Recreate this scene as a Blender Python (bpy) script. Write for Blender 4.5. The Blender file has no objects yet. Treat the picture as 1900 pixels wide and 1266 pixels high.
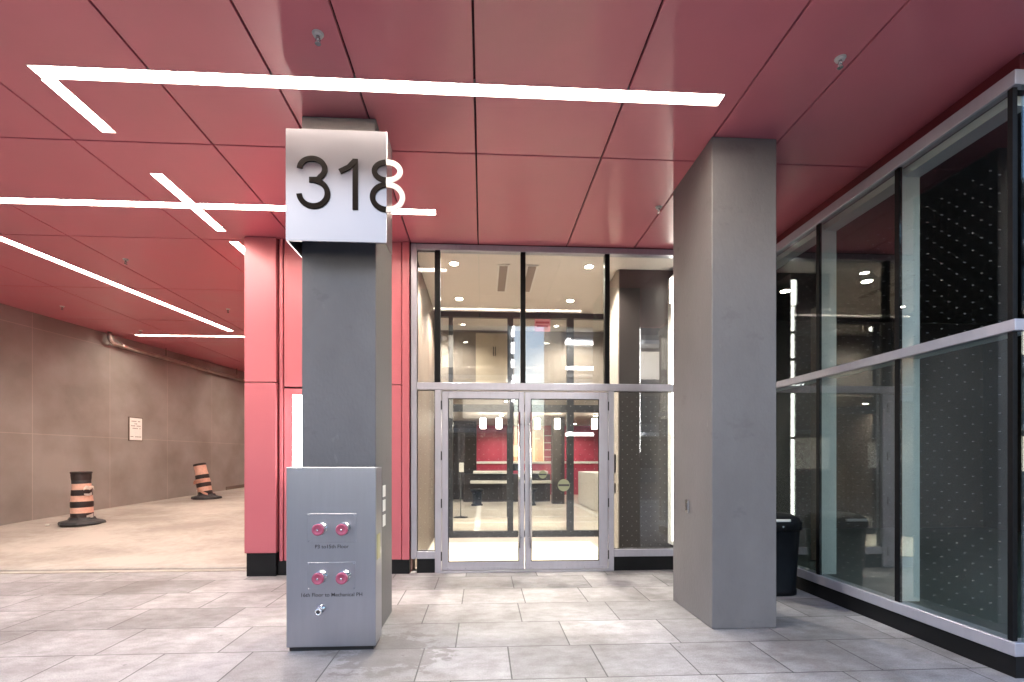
import bpy, bmesh, math, random
from mathutils import Vector, Matrix
R = math.radians
scene = bpy.context.scene
C = scene.collection

# ------------------------------------------------------------------ camera
cam_d = bpy.data.cameras.new('camera')
cam = bpy.data.objects.new('camera', cam_d); C.objects.link(cam)
cam_d.sensor_width = 36; cam_d.lens = 36 * 940 / 1900
cam_d.shift_y = (853 - 633) / 1900
cam_d.clip_start = 0.05; cam_d.clip_end = 1500
cam.location = (0, 0, 1.5); cam.rotation_euler = (R(90), 0, -0.057)
scene.camera = cam

# ------------------------------------------------------------------ sky, sun, exposure
SUN_EL, SUN_AZ = R(14), R(205)
w = bpy.data.worlds.new('World'); scene.world = w; w.use_nodes = True
nt = w.node_tree; bg = nt.nodes['Background']
sky = nt.nodes.new('ShaderNodeTexSky'); sky.sky_type = 'NISHITA'; sky.sun_disc = False
sky.sun_elevation = SUN_EL; sky.sun_rotation = SUN_AZ; sky.dust_density = 1.0; sky.air_density = 1.0; sky.ozone_density = 2.5
nt.links.new(sky.outputs[0], bg.inputs[0]); bg.inputs[1].default_value = 0.15
sd = bpy.data.lights.new('sun', 'SUN'); sd.energy = 0.5; sd.angle = R(14); sd.color = (1, 0.95, 0.88)
so = bpy.data.objects.new('sun', sd); C.objects.link(so); so.location = (0, -10, 30)
# sky azimuth: sun_rotation turns clockwise from +Y
sdir = Vector((math.sin(SUN_AZ) * math.cos(SUN_EL), math.cos(SUN_AZ) * math.cos(SUN_EL), math.sin(SUN_EL)))
so.rotation_euler = sdir.to_track_quat('Z', 'Y').to_euler()
scene.view_settings.view_transform = 'Standard'; scene.view_settings.look = 'None'
scene.view_settings.gamma = 1; scene.view_settings.use_curve_mapping = False
scene.view_settings.exposure = 2.52
scene.render.film_transparent = False
scene.cycles.max_bounces = 10; scene.cycles.diffuse_bounces = 6; scene.cycles.glossy_bounces = 4
scene.cycles.transparent_max_bounces = 24; scene.cycles.transmission_bounces = 4
scene.cycles.caustics_reflective = False; scene.cycles.caustics_refractive = False
scene.cycles.sample_clamp_indirect = 6
scene.cycles.use_denoising = True
WARM = (1.0, 0.92, 0.82)

# ------------------------------------------------------------------ materials
def nodes(name):
    m = bpy.data.materials.new(name); m.use_nodes = True
    t = m.node_tree; p = t.nodes['Principled BSDF']
    return m, t, p
def N(t, k, **kw):
    n = t.nodes.new(k)
    for a, b in kw.items(): setattr(n, a, b)
    return n
def mat(name, col, rough=0.5, metal=0.0, var=0.12, scale=3.0, bump=0.0, bscale=40.0, stretch=(1, 1, 1), coat=0.0, rvar=0.1, spec=0.5, scuff=0.0):
    m, t, p = nodes(name)
    tc = N(t, 'ShaderNodeTexCoord'); mp = N(t, 'ShaderNodeMapping'); mp.inputs['Scale'].default_value = stretch
    t.links.new(tc.outputs['Object'], mp.inputs[0])
    nz = N(t, 'ShaderNodeTexNoise'); nz.inputs['Scale'].default_value = scale; nz.inputs['Detail'].default_value = 6
    nz.inputs['Roughness'].default_value = 0.6
    t.links.new(mp.outputs[0], nz.inputs[0])
    mx = N(t, 'ShaderNodeMix', data_type='RGBA')
    mx.inputs[6].default_value = (*[c * (1 - var) for c in col], 1)
    mx.inputs[7].default_value = (*[min(1, c * (1 + var)) for c in col], 1)
    rmp = N(t, 'ShaderNodeMapRange'); rmp.inputs[1].default_value = 0.3; rmp.inputs[2].default_value = 0.7
    t.links.new(nz.outputs[0], rmp.inputs[0]); t.links.new(rmp.outputs[0], mx.inputs[0])
    cout = mx.outputs[2]
    if scuff:
        for sc_, th, st_, tgt in ((7.0, 0.66, (1, 1, 0.5), 1.9), (2.2, 0.60, (1, 1, 1.6), 0.6), (26.0, 0.70, (1, 1, 1), 1.6)):
            m3 = N(t, 'ShaderNodeMapping'); m3.inputs['Scale'].default_value = st_; m3.inputs['Location'].default_value = (sc_, 3, 1); t.links.new(tc.outputs['Object'], m3.inputs[0])
            n3 = N(t, 'ShaderNodeTexNoise'); n3.inputs['Scale'].default_value = sc_; n3.inputs['Detail'].default_value = 9; n3.inputs['Roughness'].default_value = 0.7; t.links.new(m3.outputs[0], n3.inputs[0])
            q3 = N(t, 'ShaderNodeMapRange'); q3.inputs[1].default_value = th; q3.inputs[2].default_value = th + 0.06; q3.inputs[4].default_value = scuff; t.links.new(n3.outputs[0], q3.inputs[0])
            x3 = N(t, 'ShaderNodeMix', data_type='RGBA'); x3.inputs[7].default_value = (*[min(1, c * tgt) for c in col], 1)
            t.links.new(q3.outputs[0], x3.inputs[0]); t.links.new(cout, x3.inputs[6]); cout = x3.outputs[2]
    t.links.new(cout, p.inputs['Base Color'])
    r2 = N(t, 'ShaderNodeMapRange'); r2.inputs[1].default_value = 0.3; r2.inputs[2].default_value = 0.7
    r2.inputs[3].default_value = max(0.02, rough - rvar * rough); r2.inputs[4].default_value = min(1, rough + rvar * rough)
    t.links.new(nz.outputs[0], r2.inputs[0]); t.links.new(r2.outputs[0], p.inputs['Roughness'])
    p.inputs['Metallic'].default_value = metal
    p.inputs['Specular IOR Level'].default_value = spec
    if coat: p.inputs['Coat Weight'].default_value = coat; p.inputs['Coat Roughness'].default_value = 0.15
    if bump:
        n2 = N(t, 'ShaderNodeTexNoise'); n2.inputs['Scale'].default_value = bscale; n2.inputs['Detail'].default_value = 5
        t.links.new(mp.outputs[0], n2.inputs[0])
        b = N(t, 'ShaderNodeBump'); b.inputs['Strength'].default_value = bump; b.inputs['Distance'].default_value = 0.01
        t.links.new(n2.outputs[0], b.inputs['Height']); t.links.new(b.outputs[0], p.inputs['Normal'])
    return m
def emit(name, col, s):
    m, t, p = nodes(name)
    p.inputs['Base Color'].default_value = (0.8, 0.8, 0.8, 1)
    p.inputs['Emission Color'].default_value = (*col, 1); p.inputs['Emission Strength'].default_value = s
    return m
def glass(name, tint=(0.86, 0.9, 0.88), frit='', f0=0.05, gain=1.0, rough=0.0, haze=0.0):
    """see-through pane: tinted transmission + mirror reflection by viewing angle, ceramic dots where frit is given"""
    m = bpy.data.materials.new(name); m.use_nodes = True; t = m.node_tree
    t.nodes.clear(); out = N(t, 'ShaderNodeOutputMaterial')
    tr = N(t, 'ShaderNodeBsdfTransparent'); tr.inputs[0].default_value = (*tint, 1)
    gl = N(t, 'ShaderNodeBsdfGlossy'); gl.inputs['Roughness'].default_value = rough; gl.inputs[0].default_value = (0.95, 0.97, 1, 1)
    lw = N(t, 'ShaderNodeLayerWeight'); lw.inputs[0].default_value = 0.5
    pw = N(t, 'ShaderNodeMath', operation='POWER'); pw.inputs[1].default_value = 4.0
    t.links.new(lw.outputs['Facing'], pw.inputs[0])
    ma = N(t, 'ShaderNodeMath', operation='MULTIPLY_ADD'); ma.inputs[1].default_value = gain * 0.9; ma.inputs[2].default_value = f0
    ma.use_clamp = True
    t.links.new(pw.outputs[0], ma.inputs[0])
    mx = N(t, 'ShaderNodeMixShader'); t.links.new(ma.outputs[0], mx.inputs[0]); t.links.new(tr.outputs[0], mx.inputs[1]); t.links.new(gl.outputs[0], mx.inputs[2])
    if haze:   # painted grey film standing in for hazy reflections
        du = N(t, 'ShaderNodeBsdfDiffuse'); du.inputs[0].default_value = (0.42, 0.44, 0.44, 1)
        ge0 = N(t, 'ShaderNodeNewGeometry'); nd = N(t, 'ShaderNodeTexNoise'); nd.inputs['Scale'].default_value = 0.9; nd.inputs['Detail'].default_value = 5; t.links.new(ge0.outputs['Position'], nd.inputs[0])
        md_ = N(t, 'ShaderNodeMapRange'); md_.inputs[1].default_value = 0.35; md_.inputs[2].default_value = 0.7; md_.inputs[3].default_value = haze * 0.15; md_.inputs[4].default_value = haze
        t.links.new(nd.outputs[0], md_.inputs[0]); m0 = N(t, 'ShaderNodeMixShader')
        t.links.new(md_.outputs[0], m0.inputs[0]); t.links.new(mx.outputs[0], m0.inputs[1]); t.links.new(du.outputs[0], m0.inputs[2]); mx = m0
    last = mx
    if frit:
        ge = N(t, 'ShaderNodeNewGeometry'); sp = N(t, 'ShaderNodeSeparateXYZ'); t.links.new(ge.outputs['Position'], sp.inputs[0])
        def M(op, a, b=None, c=None):
            n = N(t, 'ShaderNodeMath', operation=op)
            for i, v in enumerate((a, b, c)):
                if v is None: continue
                if isinstance(v, (int, float)): n.inputs[i].default_value = v
                else: t.links.new(v, n.inputs[i])
            return n.outputs[0]
        h = sp.outputs['X' if frit == 'x' else 'Y']; z = sp.outputs['Z']
        PH, PZ = 0.13, 0.13
        def dots(oh, oz):
            a = M('PINGPONG', M('ADD', h, 10 + oh), PH / 2)
            b = M('PINGPONG', M('ADD', z, 10 + oz), PZ / 2)
            d = M('SQRT', M('ADD', M('MULTIPLY', a, a), M('MULTIPLY', b, b)))
            return M('LESS_THAN', d, 0.0029)
        s = M('MAXIMUM', dots(0, 0), dots(PH / 2, PZ / 2))
        s = M('MULTIPLY', s, M('LESS_THAN', z, 3.6 if frit == 'y' else 2.35))
        df = N(t, 'ShaderNodeBsdfDiffuse'); df.inputs[0].default_value = (0.27, 0.285, 0.29, 1) if frit == 'y' else (0.45, 0.45, 0.45, 1)
        m2 = N(t, 'ShaderNodeMixShader'); t.links.new(s, m2.inputs[0]); t.links.new(mx.outputs[0], m2.inputs[1]); t.links.new(df.outputs[0], m2.inputs[2])
        last = m2
    t.links.new(last.outputs[0], out.inputs[0])
    return m
def paving():
    m, t, p = nodes('granite_paving')
    tc = N(t, 'ShaderNodeTexCoord'); mp = N(t, 'ShaderNodeMapping'); mp.inputs['Location'].default_value = (0.22, 0.21, 0)
    t.links.new(tc.outputs['Object'], mp.inputs[0])
    # slightly wavy joints
    br = N(t, 'ShaderNodeTexBrick'); br.offset = 0.37; br.offset_frequency = 2; br.squash = 0.72; br.squash_frequency = 3
    br.inputs['Scale'].default_value = 1.0; br.inputs['Brick Width'].default_value = 0.92; br.inputs['Row Height'].default_value = 0.61
    br.inputs['Mortar Size'].default_value = 0.006; br.inputs['Mortar Smooth'].default_value = 0.3; br.inputs['Bias'].default_value = 0.0
    br.inputs['Color1'].default_value = (0.235, 0.226, 0.232, 1); br.inputs['Color2'].default_value = (0.385, 0.368, 0.378, 1)
    br.inputs['Mortar'].default_value = (0.085, 0.08, 0.08, 1)
    t.links.new(mp.outputs[0], br.inputs[0])
    n1 = N(t, 'ShaderNodeTexNoise'); n1.inputs['Scale'].default_value = 0.9; n1.inputs['Detail'].default_value = 8; n1.inputs['Roughness'].default_value = 0.62
    t.links.new(tc.outputs['Object'], n1.inputs[0])
    r1 = N(t, 'ShaderNodeValToRGB'); r1.color_ramp.elements[0].position = 0.36; r1.color_ramp.elements[0].color = (0.52, 0.50, 0.48, 1)
    r1.color_ramp.elements[1].position = 0.56; r1.color_ramp.elements[1].color = (1, 1, 1, 1)
    t.links.new(n1.outputs[0], r1.inputs[0])
    mm = N(t, 'ShaderNodeMix', data_type='RGBA', blend_type='MULTIPLY'); mm.inputs[0].default_value = 0.85
    t.links.new(br.outputs[0], mm.inputs[6]); t.links.new(r1.outputs[0], mm.inputs[7])
    n3 = N(t, 'ShaderNodeTexNoise'); n3.inputs['Scale'].default_value = 5.5; n3.inputs['Detail'].default_value = 7; n3.inputs['Roughness'].default_value = 0.7
    mp3 = N(t, 'ShaderNodeMapping'); mp3.inputs['Scale'].default_value = (1, 1.6, 1); t.links.new(tc.outputs['Object'], mp3.inputs[0]); t.links.new(mp3.outputs[0], n3.inputs[0])
    r3 = N(t, 'ShaderNodeValToRGB'); r3.color_ramp.elements[0].position = 0.33; r3.color_ramp.elements[0].color = (0.72, 0.7, 0.68, 1)
    r3.color_ramp.elements[1].position = 0.6; r3.color_ramp.elements[1].color = (1.06, 1.06, 1.06, 1)
    t.links.new(n3.outputs[0], r3.inputs[0])
    mm3 = N(t, 'ShaderNodeMix', data_type='RGBA', blend_type='MULTIPLY'); mm3.inputs[0].default_value = 0.9
    t.links.new(mm.outputs[2], mm3.inputs[6]); t.links.new(r3.outputs[0], mm3.inputs[7])
    n6 = N(t, 'ShaderNodeTexNoise'); n6.inputs['Scale'].default_value = 110; n6.inputs['Detail'].default_value = 3; t.links.new(tc.outputs['Object'], n6.inputs[0])
    r6 = N(t, 'ShaderNodeValToRGB'); r6.color_ramp.elements[0].position = 0.35; r6.color_ramp.elements[0].color = (0.78, 0.78, 0.78, 1); r6.color_ramp.elements[1].position = 0.62; r6.color_ramp.elements[1].color = (1.15, 1.15, 1.15, 1)
    t.links.new(n6.outputs[0], r6.inputs[0]); mm6 = N(t, 'ShaderNodeMix', data_type='RGBA', blend_type='MULTIPLY'); mm6.inputs[0].default_value = 0.8
    t.links.new(mm3.outputs[2], mm6.inputs[6]); t.links.new(r6.outputs[0], mm6.inputs[7]); mm3 = mm6
    # spots: old chewing gum and pits
    vo = N(t, 'ShaderNodeTexVoronoi'); vo.inputs['Scale'].default_value = 3.2; vo.inputs['Randomness'].default_value = 1
    t.links.new(tc.outputs['Object'], vo.inputs[0])
    sp = N(t, 'ShaderNodeMapRange'); sp.inputs[1].default_value = 0.035; sp.inputs[2].default_value = 0.05
    sp.inputs[3].default_value = 1; sp.inputs[4].default_value = 0
    t.links.new(vo.outputs['Distance'], sp.inputs[0])
    mg = N(t, 'ShaderNodeMix', data_type='RGBA'); mg.inputs[7].default_value = (0.13, 0.12, 0.12, 1)
    g2 = N(t, 'ShaderNodeMath', operation='MULTIPLY'); g2.inputs[1].default_value = 0.7; t.links.new(sp.outputs[0], g2.inputs[0])
    t.links.new(g2.outputs[0], mg.inputs[0]); t.links.new(mm3.outputs[2], mg.inputs[6])
    # damp stain beside the cabinet
    ge = N(t, 'ShaderNodeVectorMath', operation='DISTANCE'); ge.inputs[1].default_value = (-0.72, 4.0, 0); t.links.new(tc.outputs['Object'], ge.inputs[0])
    n4 = N(t, 'ShaderNodeMath', operation='MULTIPLY_ADD'); n4.inputs[1].default_value = 1.5; n4.inputs[2].default_value = -0.75
    t.links.new(n3.outputs[0], n4.inputs[0])
    ad = N(t, 'ShaderNodeMath', operation='ADD'); t.links.new(ge.outputs['Value'], ad.inputs[0]); t.links.new(n4.outputs[0], ad.inputs[1])
    st = N(t, 'ShaderNodeMapRange'); st.inputs[1].default_value = 0.36; st.inputs[2].default_value = 0.40; st.inputs[3].default_value = 0.55; st.inputs[4].default_value = 0
    t.links.new(ad.outputs[0], st.inputs[0])
    ms = N(t, 'ShaderNodeMix', data_type='RGBA'); ms.inputs[7].default_value = (0.14, 0.125, 0.115, 1)
    t.links.new(st.outputs[0], ms.inputs[0]); t.links.new(mg.outputs[2], ms.inputs[6])
    t.links.new(ms.outputs[2], p.inputs['Base Color'])
    rr = N(t, 'ShaderNodeMapRange'); rr.inputs[3].default_value = 0.38; rr.inputs[4].default_value = 0.75; t.links.new(n1.outputs[0], rr.inputs[0])
    t.links.new(rr.outputs[0], p.inputs['Roughness'])
    n5 = N(t, 'ShaderNodeTexNoise'); n5.inputs['Scale'].default_value = 60; n5.inputs['Detail'].default_value = 4; t.links.new(tc.outputs['Object'], n5.inputs[0])
    hm = N(t, 'ShaderNodeMath', operation='MULTIPLY_ADD'); hm.inputs[1].default_value = -1.6
    t.links.new(br.outputs['Fac'], hm.inputs[0]); t.links.new(n5.outputs[0], hm.inputs[2])
    b = N(t, 'ShaderNodeBump'); b.inputs['Strength'].default_value = 0.35; b.inputs['Distance'].default_value = 0.006
    t.links.new(hm.outputs[0], b.inputs['Height']); t.links.new(b.outputs[0], p.inputs['Normal'])
    return m
def concrete(name, c1, c2, rough=0.75, tyre=True):
    m, t, p = nodes(name)
    tc = N(t, 'ShaderNodeTexCoord')
    def nz(s, st, d=7):
        mp = N(t, 'ShaderNodeMapping'); mp.inputs['Scale'].default_value = st; t.links.new(tc.outputs['Object'], mp.inputs[0])
        n = N(t, 'ShaderNodeTexNoise'); n.inputs['Scale'].default_value = s; n.inputs['Detail'].default_value = d; n.inputs['Roughness'].default_value = 0.62
        t.links.new(mp.outputs[0], n.inputs[0]); return n
    a = nz(0.8, (0.8, 1.2, 1)); b = nz(9, (1, 1, 1))
    ad = N(t, 'ShaderNodeMath', operation='MULTIPLY_ADD'); ad.inputs[1].default_value = 0.3; t.links.new(b.outputs[0], ad.inputs[0]); t.links.new(a.outputs[0], ad.inputs[2])
    rp = N(t, 'ShaderNodeValToRGB'); rp.color_ramp.elements[0].position = 0.5; rp.color_ramp.elements[0].color = (*c1, 1)
    rp.color_ramp.elements[1].position = 0.74; rp.color_ramp.elements[1].color = (*c2, 1)
    t.links.new(ad.outputs[0], rp.inputs[0]); t.links.new(rp.outputs[0], p.inputs['Base Color'])
    p.inputs['Roughness'].default_value = rough
    bb = N(t, 'ShaderNodeBump'); bb.inputs['Strength'].default_value = 0.25; bb.inputs['Distance'].default_value = 0.01
    n = nz(45, (1, 1, 1), 3); t.links.new(n.outputs[0], bb.inputs['Height']); t.links.new(bb.outputs[0], p.inputs['Normal'])
    return m
def stone_cladding():
    m, t, p = nodes('stone_cladding')
    tc = N(t, 'ShaderNodeTexCoord'); sx = N(t, 'ShaderNodeSeparateXYZ'); t.links.new(tc.outputs['Object'], sx.inputs[0])
    cx = N(t, 'ShaderNodeCombineXYZ'); t.links.new(sx.outputs['Y'], cx.inputs[0]); t.links.new(sx.outputs['Z'], cx.inputs[1])
    mp = N(t, 'ShaderNodeMapping'); mp.inputs['Location'].default_value = (-0.14, 0.06, 0); t.links.new(cx.outputs[0], mp.inputs[0])
    br = N(t, 'ShaderNodeTexBrick'); br.offset = 0.0; br.inputs['Scale'].default_value = 1
    br.inputs['Brick Width'].default_value = 1.7; br.inputs['Row Height'].default_value = 2.06; br.inputs['Mortar Size'].default_value = 0.007
    br.inputs['Color1'].default_value = (0.265, 0.235, 0.215, 1); br.inputs['Color2'].default_value = (0.29, 0.258, 0.237, 1)
    br.inputs['Mortar'].default_value = (0.37, 0.325, 0.285, 1); t.links.new(mp.outputs[0], br.inputs[0])
    n1 = N(t, 'ShaderNodeTexNoise'); n1.inputs['Scale'].default_value = 1.1; n1.inputs['Detail'].default_value = 8; t.links.new(tc.outputs['Object'], n1.inputs[0])
    r1 = N(t, 'ShaderNodeValToRGB'); r1.color_ramp.elements[0].position = 0.35; r1.color_ramp.elements[0].color = (0.78, 0.76, 0.74, 1)
    r1.color_ramp.elements[1].position = 0.65; r1.color_ramp.elements[1].color = (1.1, 1.1, 1.1, 1); t.links.new(n1.outputs[0], r1.inputs[0])
    mm = N(t, 'ShaderNodeMix', data_type='RGBA', blend_type='MULTIPLY'); mm.inputs[0].default_value = 1
    t.links.new(br.outputs[0], mm.inputs[6]); t.links.new(r1.outputs[0], mm.inputs[7]); t.links.new(mm.outputs[2], p.inputs['Base Color'])
    p.inputs['Roughness'].default_value = 0.55
    n5 = N(t, 'ShaderNodeTexNoise'); n5.inputs['Scale'].default_value = 30; t.links.new(tc.outputs['Object'], n5.inputs[0])
    b = N(t, 'ShaderNodeBump'); b.inputs['Strength'].default_value = 0.15; b.inputs['Distance'].default_value = 0.01
    t.links.new(n5.outputs[0], b.inputs['Height']); t.links.new(b.outputs[0], p.inputs['Normal'])
    return m
def lobby_tile():
    m, t, p = nodes('lobby_tile')
    tc = N(t, 'ShaderNodeTexCoord')
    br = N(t, 'ShaderNodeTexBrick'); br.offset = 0; br.inputs['Scale'].default_value = 1
    br.inputs['Brick Width'].default_value = 1.2; br.inputs['Row Height'].default_value = 0.6; br.inputs['Mortar Size'].default_value = 0.006
    br.inputs['Color1'].default_value = (0.5, 0.45, 0.38, 1); br.inputs['Color2'].default_value = (0.58, 0.52, 0.44, 1); br.inputs['Mortar'].default_value = (0.35, 0.3, 0.25, 1)
    t.links.new(tc.outputs['Object'], br.inputs[0]); t.links.new(br.outputs[0], p.inputs['Base Color'])
    p.inputs['Roughness'].default_value = 0.3
    return m

RED = (0.62, 0.178, 0.218)
M = dict(
    red=mat('red_metal_panel', RED, 0.36, 0, 0.06, 0.9, rvar=0.25, coat=0.25, bump=0.10, bscale=1.6),
    redgap=mat('dark_red_gap', (0.05, 0.006, 0.008), 0.7),
    redshade=mat('shaded_red_band', (0.16, 0.02, 0.028), 0.5),  # darker copy of the red, recess shade put into the colour
    redwall=mat('red_wall_panel', (0.47, 0.115, 0.140), 0.45, 0, 0.04, 0.8, coat=0.1),
    pillar=mat('grey_render', (0.142, 0.135, 0.138), 0.52, 0, 0.15, 1.8, bump=0.25, bscale=45, stretch=(1, 1, 0.6), scuff=0.35),
    steel=mat('brushed_steel', (0.40, 0.415, 0.465), 0.35, 1, 0.035, 6, stretch=(2.5, 2.5, 0.3), rvar=0.04),
    signface=mat('satin_sign_metal', (0.32, 0.315, 0.34), 0.34, 1.0, 0.02, 3, rvar=0.04),
    chrome=mat('polished_chrome', (0.75, 0.75, 0.76), 0.14, 1, 0.04, 8),
    alu=mat('anodised_aluminium', (0.44, 0.43, 0.485), 0.38, 0.4, 0.05, 6, stretch=(3, 3, 0.6)),
    mull=mat('pale_mullion', (0.66, 0.69, 0.69), 0.45, 0.2, 0.05, 3),
    blackm=mat('black_metal', (0.012, 0.012, 0.013), 0.4, 0, 0.2, 5),
    base=mat('black_base_stone', (0.005, 0.005, 0.006), 0.5, 0, 0.3, 4, spec=0.25),
    gasket=mat('black_gasket', (0.004, 0.004, 0.005), 0.5, spec=0.2),
    housing=mat('light_housing', (0.55, 0.50, 0.47), 0.5, 0, 0.04),
    white=mat('white_paint', (0.72, 0.70, 0.66), 0.5, 0, 0.05),
    paper=mat('paper', (0.8, 0.8, 0.76), 0.7, 0, 0.04, 30),
    ink=mat('dark_print', (0.05, 0.045, 0.045), 0.6),
    letter=mat('dark_bronze_letter', (0.010, 0.007, 0.006), 0.7, 0, 0.1, spec=0.06),
    letterw=mat('cream_letter', (0.80, 0.74, 0.68), 0.5, 0, 0.04),
    redcap=mat('red_cap', (0.46, 0.09, 0.15), 0.4, 0, 0.1, 20),
    pinkp=mat('faded_pink_print', (0.75, 0.3, 0.36), 0.5),
    plast=mat('black_plastic', (0.006, 0.007, 0.009), 0.45, 0, 0.25, 8, bump=0.05, spec=0.12),
    rubber=mat('grey_black_rubber', (0.035, 0.033, 0.035), 0.6, 0, 0.5, 12, bump=0.3),
    orange=mat('faded_orange_sheeting', (0.66, 0.38, 0.29), 0.5, 0, 0.14, 14),
    darkband=mat('dirty_black_sheeting', (0.018, 0.009, 0.008), 0.55, 0, 0.4, 14),
    tape=mat('white_plastic_scrap', (0.8, 0.77, 0.7), 0.35, 0, 0.1, 20),
    beige=mat('beige_plaster', (0.50, 0.43, 0.35), 0.7, 0, 0.05, 2),
    ceil=mat('warm_white_ceiling', (0.70, 0.655, 0.61), 0.7, 0, 0.03, 2),
    brown=mat('brown_panelling', (0.13, 0.095, 0.075), 0.5, 0, 0.1, 2),
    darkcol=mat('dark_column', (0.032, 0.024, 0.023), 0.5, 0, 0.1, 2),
    greywall=mat('taupe_wall', (0.27, 0.23, 0.20), 0.7, 0, 0.05, 2),
    door=mat('cream_door', (0.62, 0.53, 0.42), 0.5, 0, 0.03, 2),
    lobbyred=mat('lobby_red', (0.42, 0.05, 0.09), 0.4, 0, 0.06, 2),
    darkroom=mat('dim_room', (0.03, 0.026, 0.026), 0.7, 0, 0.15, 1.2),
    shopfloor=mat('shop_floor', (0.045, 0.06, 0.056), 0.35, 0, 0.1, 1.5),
    mat_cream=mat('cream_mat', (0.50, 0.455, 0.36), 0.6, 0, 0.08, 1.4),
    pipe=mat('galvanised_pipe', (0.42, 0.34, 0.30), 0.35, 0.8, 0.2, 6),
    brass=mat('steel_sprinkler', (0.6, 0.55, 0.55), 0.25, 0.9, 0.1, 20),
    yellowtag=mat('yellow_tag', (0.45, 0.42, 0.22), 0.4),
    greensticker=mat('olive_sticker', (0.32, 0.34, 0.20), 0.5),
    strip=emit('strip_diffuser', (1.0, 0.88, 0.75), 15),
    pend=emit('pendant_glow', (1.0, 0.93, 0.82), 9),
    down=emit('downlight_glow', (1.0, 0.9, 0.74), 25),
    vlight=emit('wall_light_glow', (1.0, 0.95, 0.85), 9),
    ledtube=emit('led_tube_glow', (1.0, 0.94, 0.84), 2.2),
    litwin=emit('lit_window', (1.0, 0.82, 0.6), 0.6),
    litledge=emit('lit_soffit', (1.0, 0.95, 0.9), 7.0),
    facade=mat('street_facade', (0.14, 0.15, 0.17), 0.7, 0, 0.1, 0.4),
    slab=mat('balcony_concrete', (0.55, 0.57, 0.6), 0.7, 0, 0.05, 1),
    darkglass=mat('dark_window', (0.03, 0.035, 0.045), 0.1),
    asphalt=mat('asphalt', (0.05, 0.05, 0.052), 0.8, 0, 0.2, 1.2, bump=0.3, bscale=80),
    upper=mat('upper_cladding', (0.3, 0.3, 0.32), 0.6, 0, 0.1, 0.5),
    g_front=glass('clear_glass', (0.86, 0.88, 0.87), 'x', 0.055, 1.0),
    g_door=glass('door_glass', (0.90, 0.91, 0.90), 'x', 0.05, 1.0),
    g_upper=glass('upper_glass', (0.92, 0.93, 0.92), '', 0.06, 1.0),
    g_in=glass('partition_glass', (0.93, 0.93, 0.91), '', 0.03, 0.8),
    g_shop=glass('green_glass', (0.86, 0.92, 0.90), 'y', 0.11, 1.0, haze=0.055),
    g_shopup=glass('upper_green_glass', (0.84, 0.88, 0.87), 'y', 0.06, 1.0),
    paving=paving(),
    ramp=concrete('driveway_concrete', (0.29, 0.253, 0.22), (0.44, 0.398, 0.352)),
    clad=stone_cladding(), tile=lobby_tile(),
)

# ------------------------------------------------------------------ mesh helpers (all shapes written in world metres)
def B(bm, x0, x1, y0, y1, z0, z1, bev=0.0, mi=0):
    t = bmesh.new(); bmesh.ops.create_cube(t, size=1)
    for v in t.verts:
        v.co = Vector(((x0 + x1) / 2 + v.co.x * (x1 - x0), (y0 + y1) / 2 + v.co.y * (y1 - y0), (z0 + z1) / 2 + v.co.z * (z1 - z0)))
    if bev: bmesh.ops.bevel(t, geom=t.edges[:], offset=bev, segments=1, affect='EDGES')
    merge(bm, t, mi)
def merge(bm, t, mi=0, mtx=None, smooth=False):
    if mtx is not None: bmesh.ops.transform(t, matrix=mtx, verts=t.verts)
    vm = [bm.verts.new(v.co) for v in t.verts]; t.verts.index_update()
    for f in t.faces:
        try:
            g = bm.faces.new([vm[v.index] for v in f.verts]); g.material_index = f.material_index if f.material_index else mi; g.smooth = smooth or f.smooth
        except ValueError: pass
    t.free()
def lathe(bm, prof, c=(0, 0, 0), axis='z', n=32, mi=0, sx=1, sy=1, mis=None, mtx=None):
    """profile of (radius, height); closed with caps"""
    t = bmesh.new(); rings = []
    for r, h in prof:
        rings.append([t.verts.new((r * math.cos(2 * math.pi * i / n) * sx, r * math.sin(2 * math.pi * i / n) * sy, h)) for i in range(n)])
    for k in range(len(rings) - 1):
        for i in range(n):
            f = t.faces.new((rings[k][i], rings[k][(i + 1) % n], rings[k + 1][(i + 1) % n], rings[k + 1][i])); f.smooth = True
            if mis: f.material_index = mis[k]
    for ring, fl in ((rings[0], True), (rings[-1], False)):
        f = t.faces.new(ring[::-1] if fl else ring)
        if mis: f.material_index = mis[0] if fl else mis[-1]
    if axis == 'y': mt = Matrix.Rotation(R(90), 4, 'X')     # +h points to -Y
    elif axis == 'x': mt = Matrix.Rotation(R(90), 4, 'Y')   # +h points to +X
    else: mt = Matrix.Identity(4)
    mt = Matrix.Translation(c) @ mt
    if mtx is not None: mt = mtx @ mt
    merge(bm, t, mi, mt)
def tube(bm, pts, r, n=12, mi=0):
    t = bmesh.new(); rings = []
    pts = [Vector(p) for p in pts]
    for i, p in enumerate(pts):
        d = (pts[min(i + 1, len(pts) - 1)] - pts[max(i - 1, 0)]).normalized()
        u = d.orthogonal().normalized() if i == 0 else (u - d * u.dot(d)).normalized()
        v = d.cross(u)
        rings.append([t.verts.new(p + (u * math.cos(2 * math.pi * k / n) + v * math.sin(2 * math.pi * k / n)) * r) for k in range(n)])
    for k in range(len(rings) - 1):
        for i in range(n):
            f = t.faces.new((rings[k][i], rings[k][(i + 1) % n], rings[k + 1][(i + 1) % n], rings[k + 1][i])); f.smooth = True
    t.faces.new(rings[0][::-1]); t.faces.new(rings[-1])
    merge(bm, t, mi)
def new(): return bmesh.new()
def box(*a, **k):
    b = bmesh.new(); B(b, *a, **k); return b
WL = {}
def base_of(p):
    return WL.get(p.name, Vector((0, 0, 0))) if p else Vector((0, 0, 0))
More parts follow.
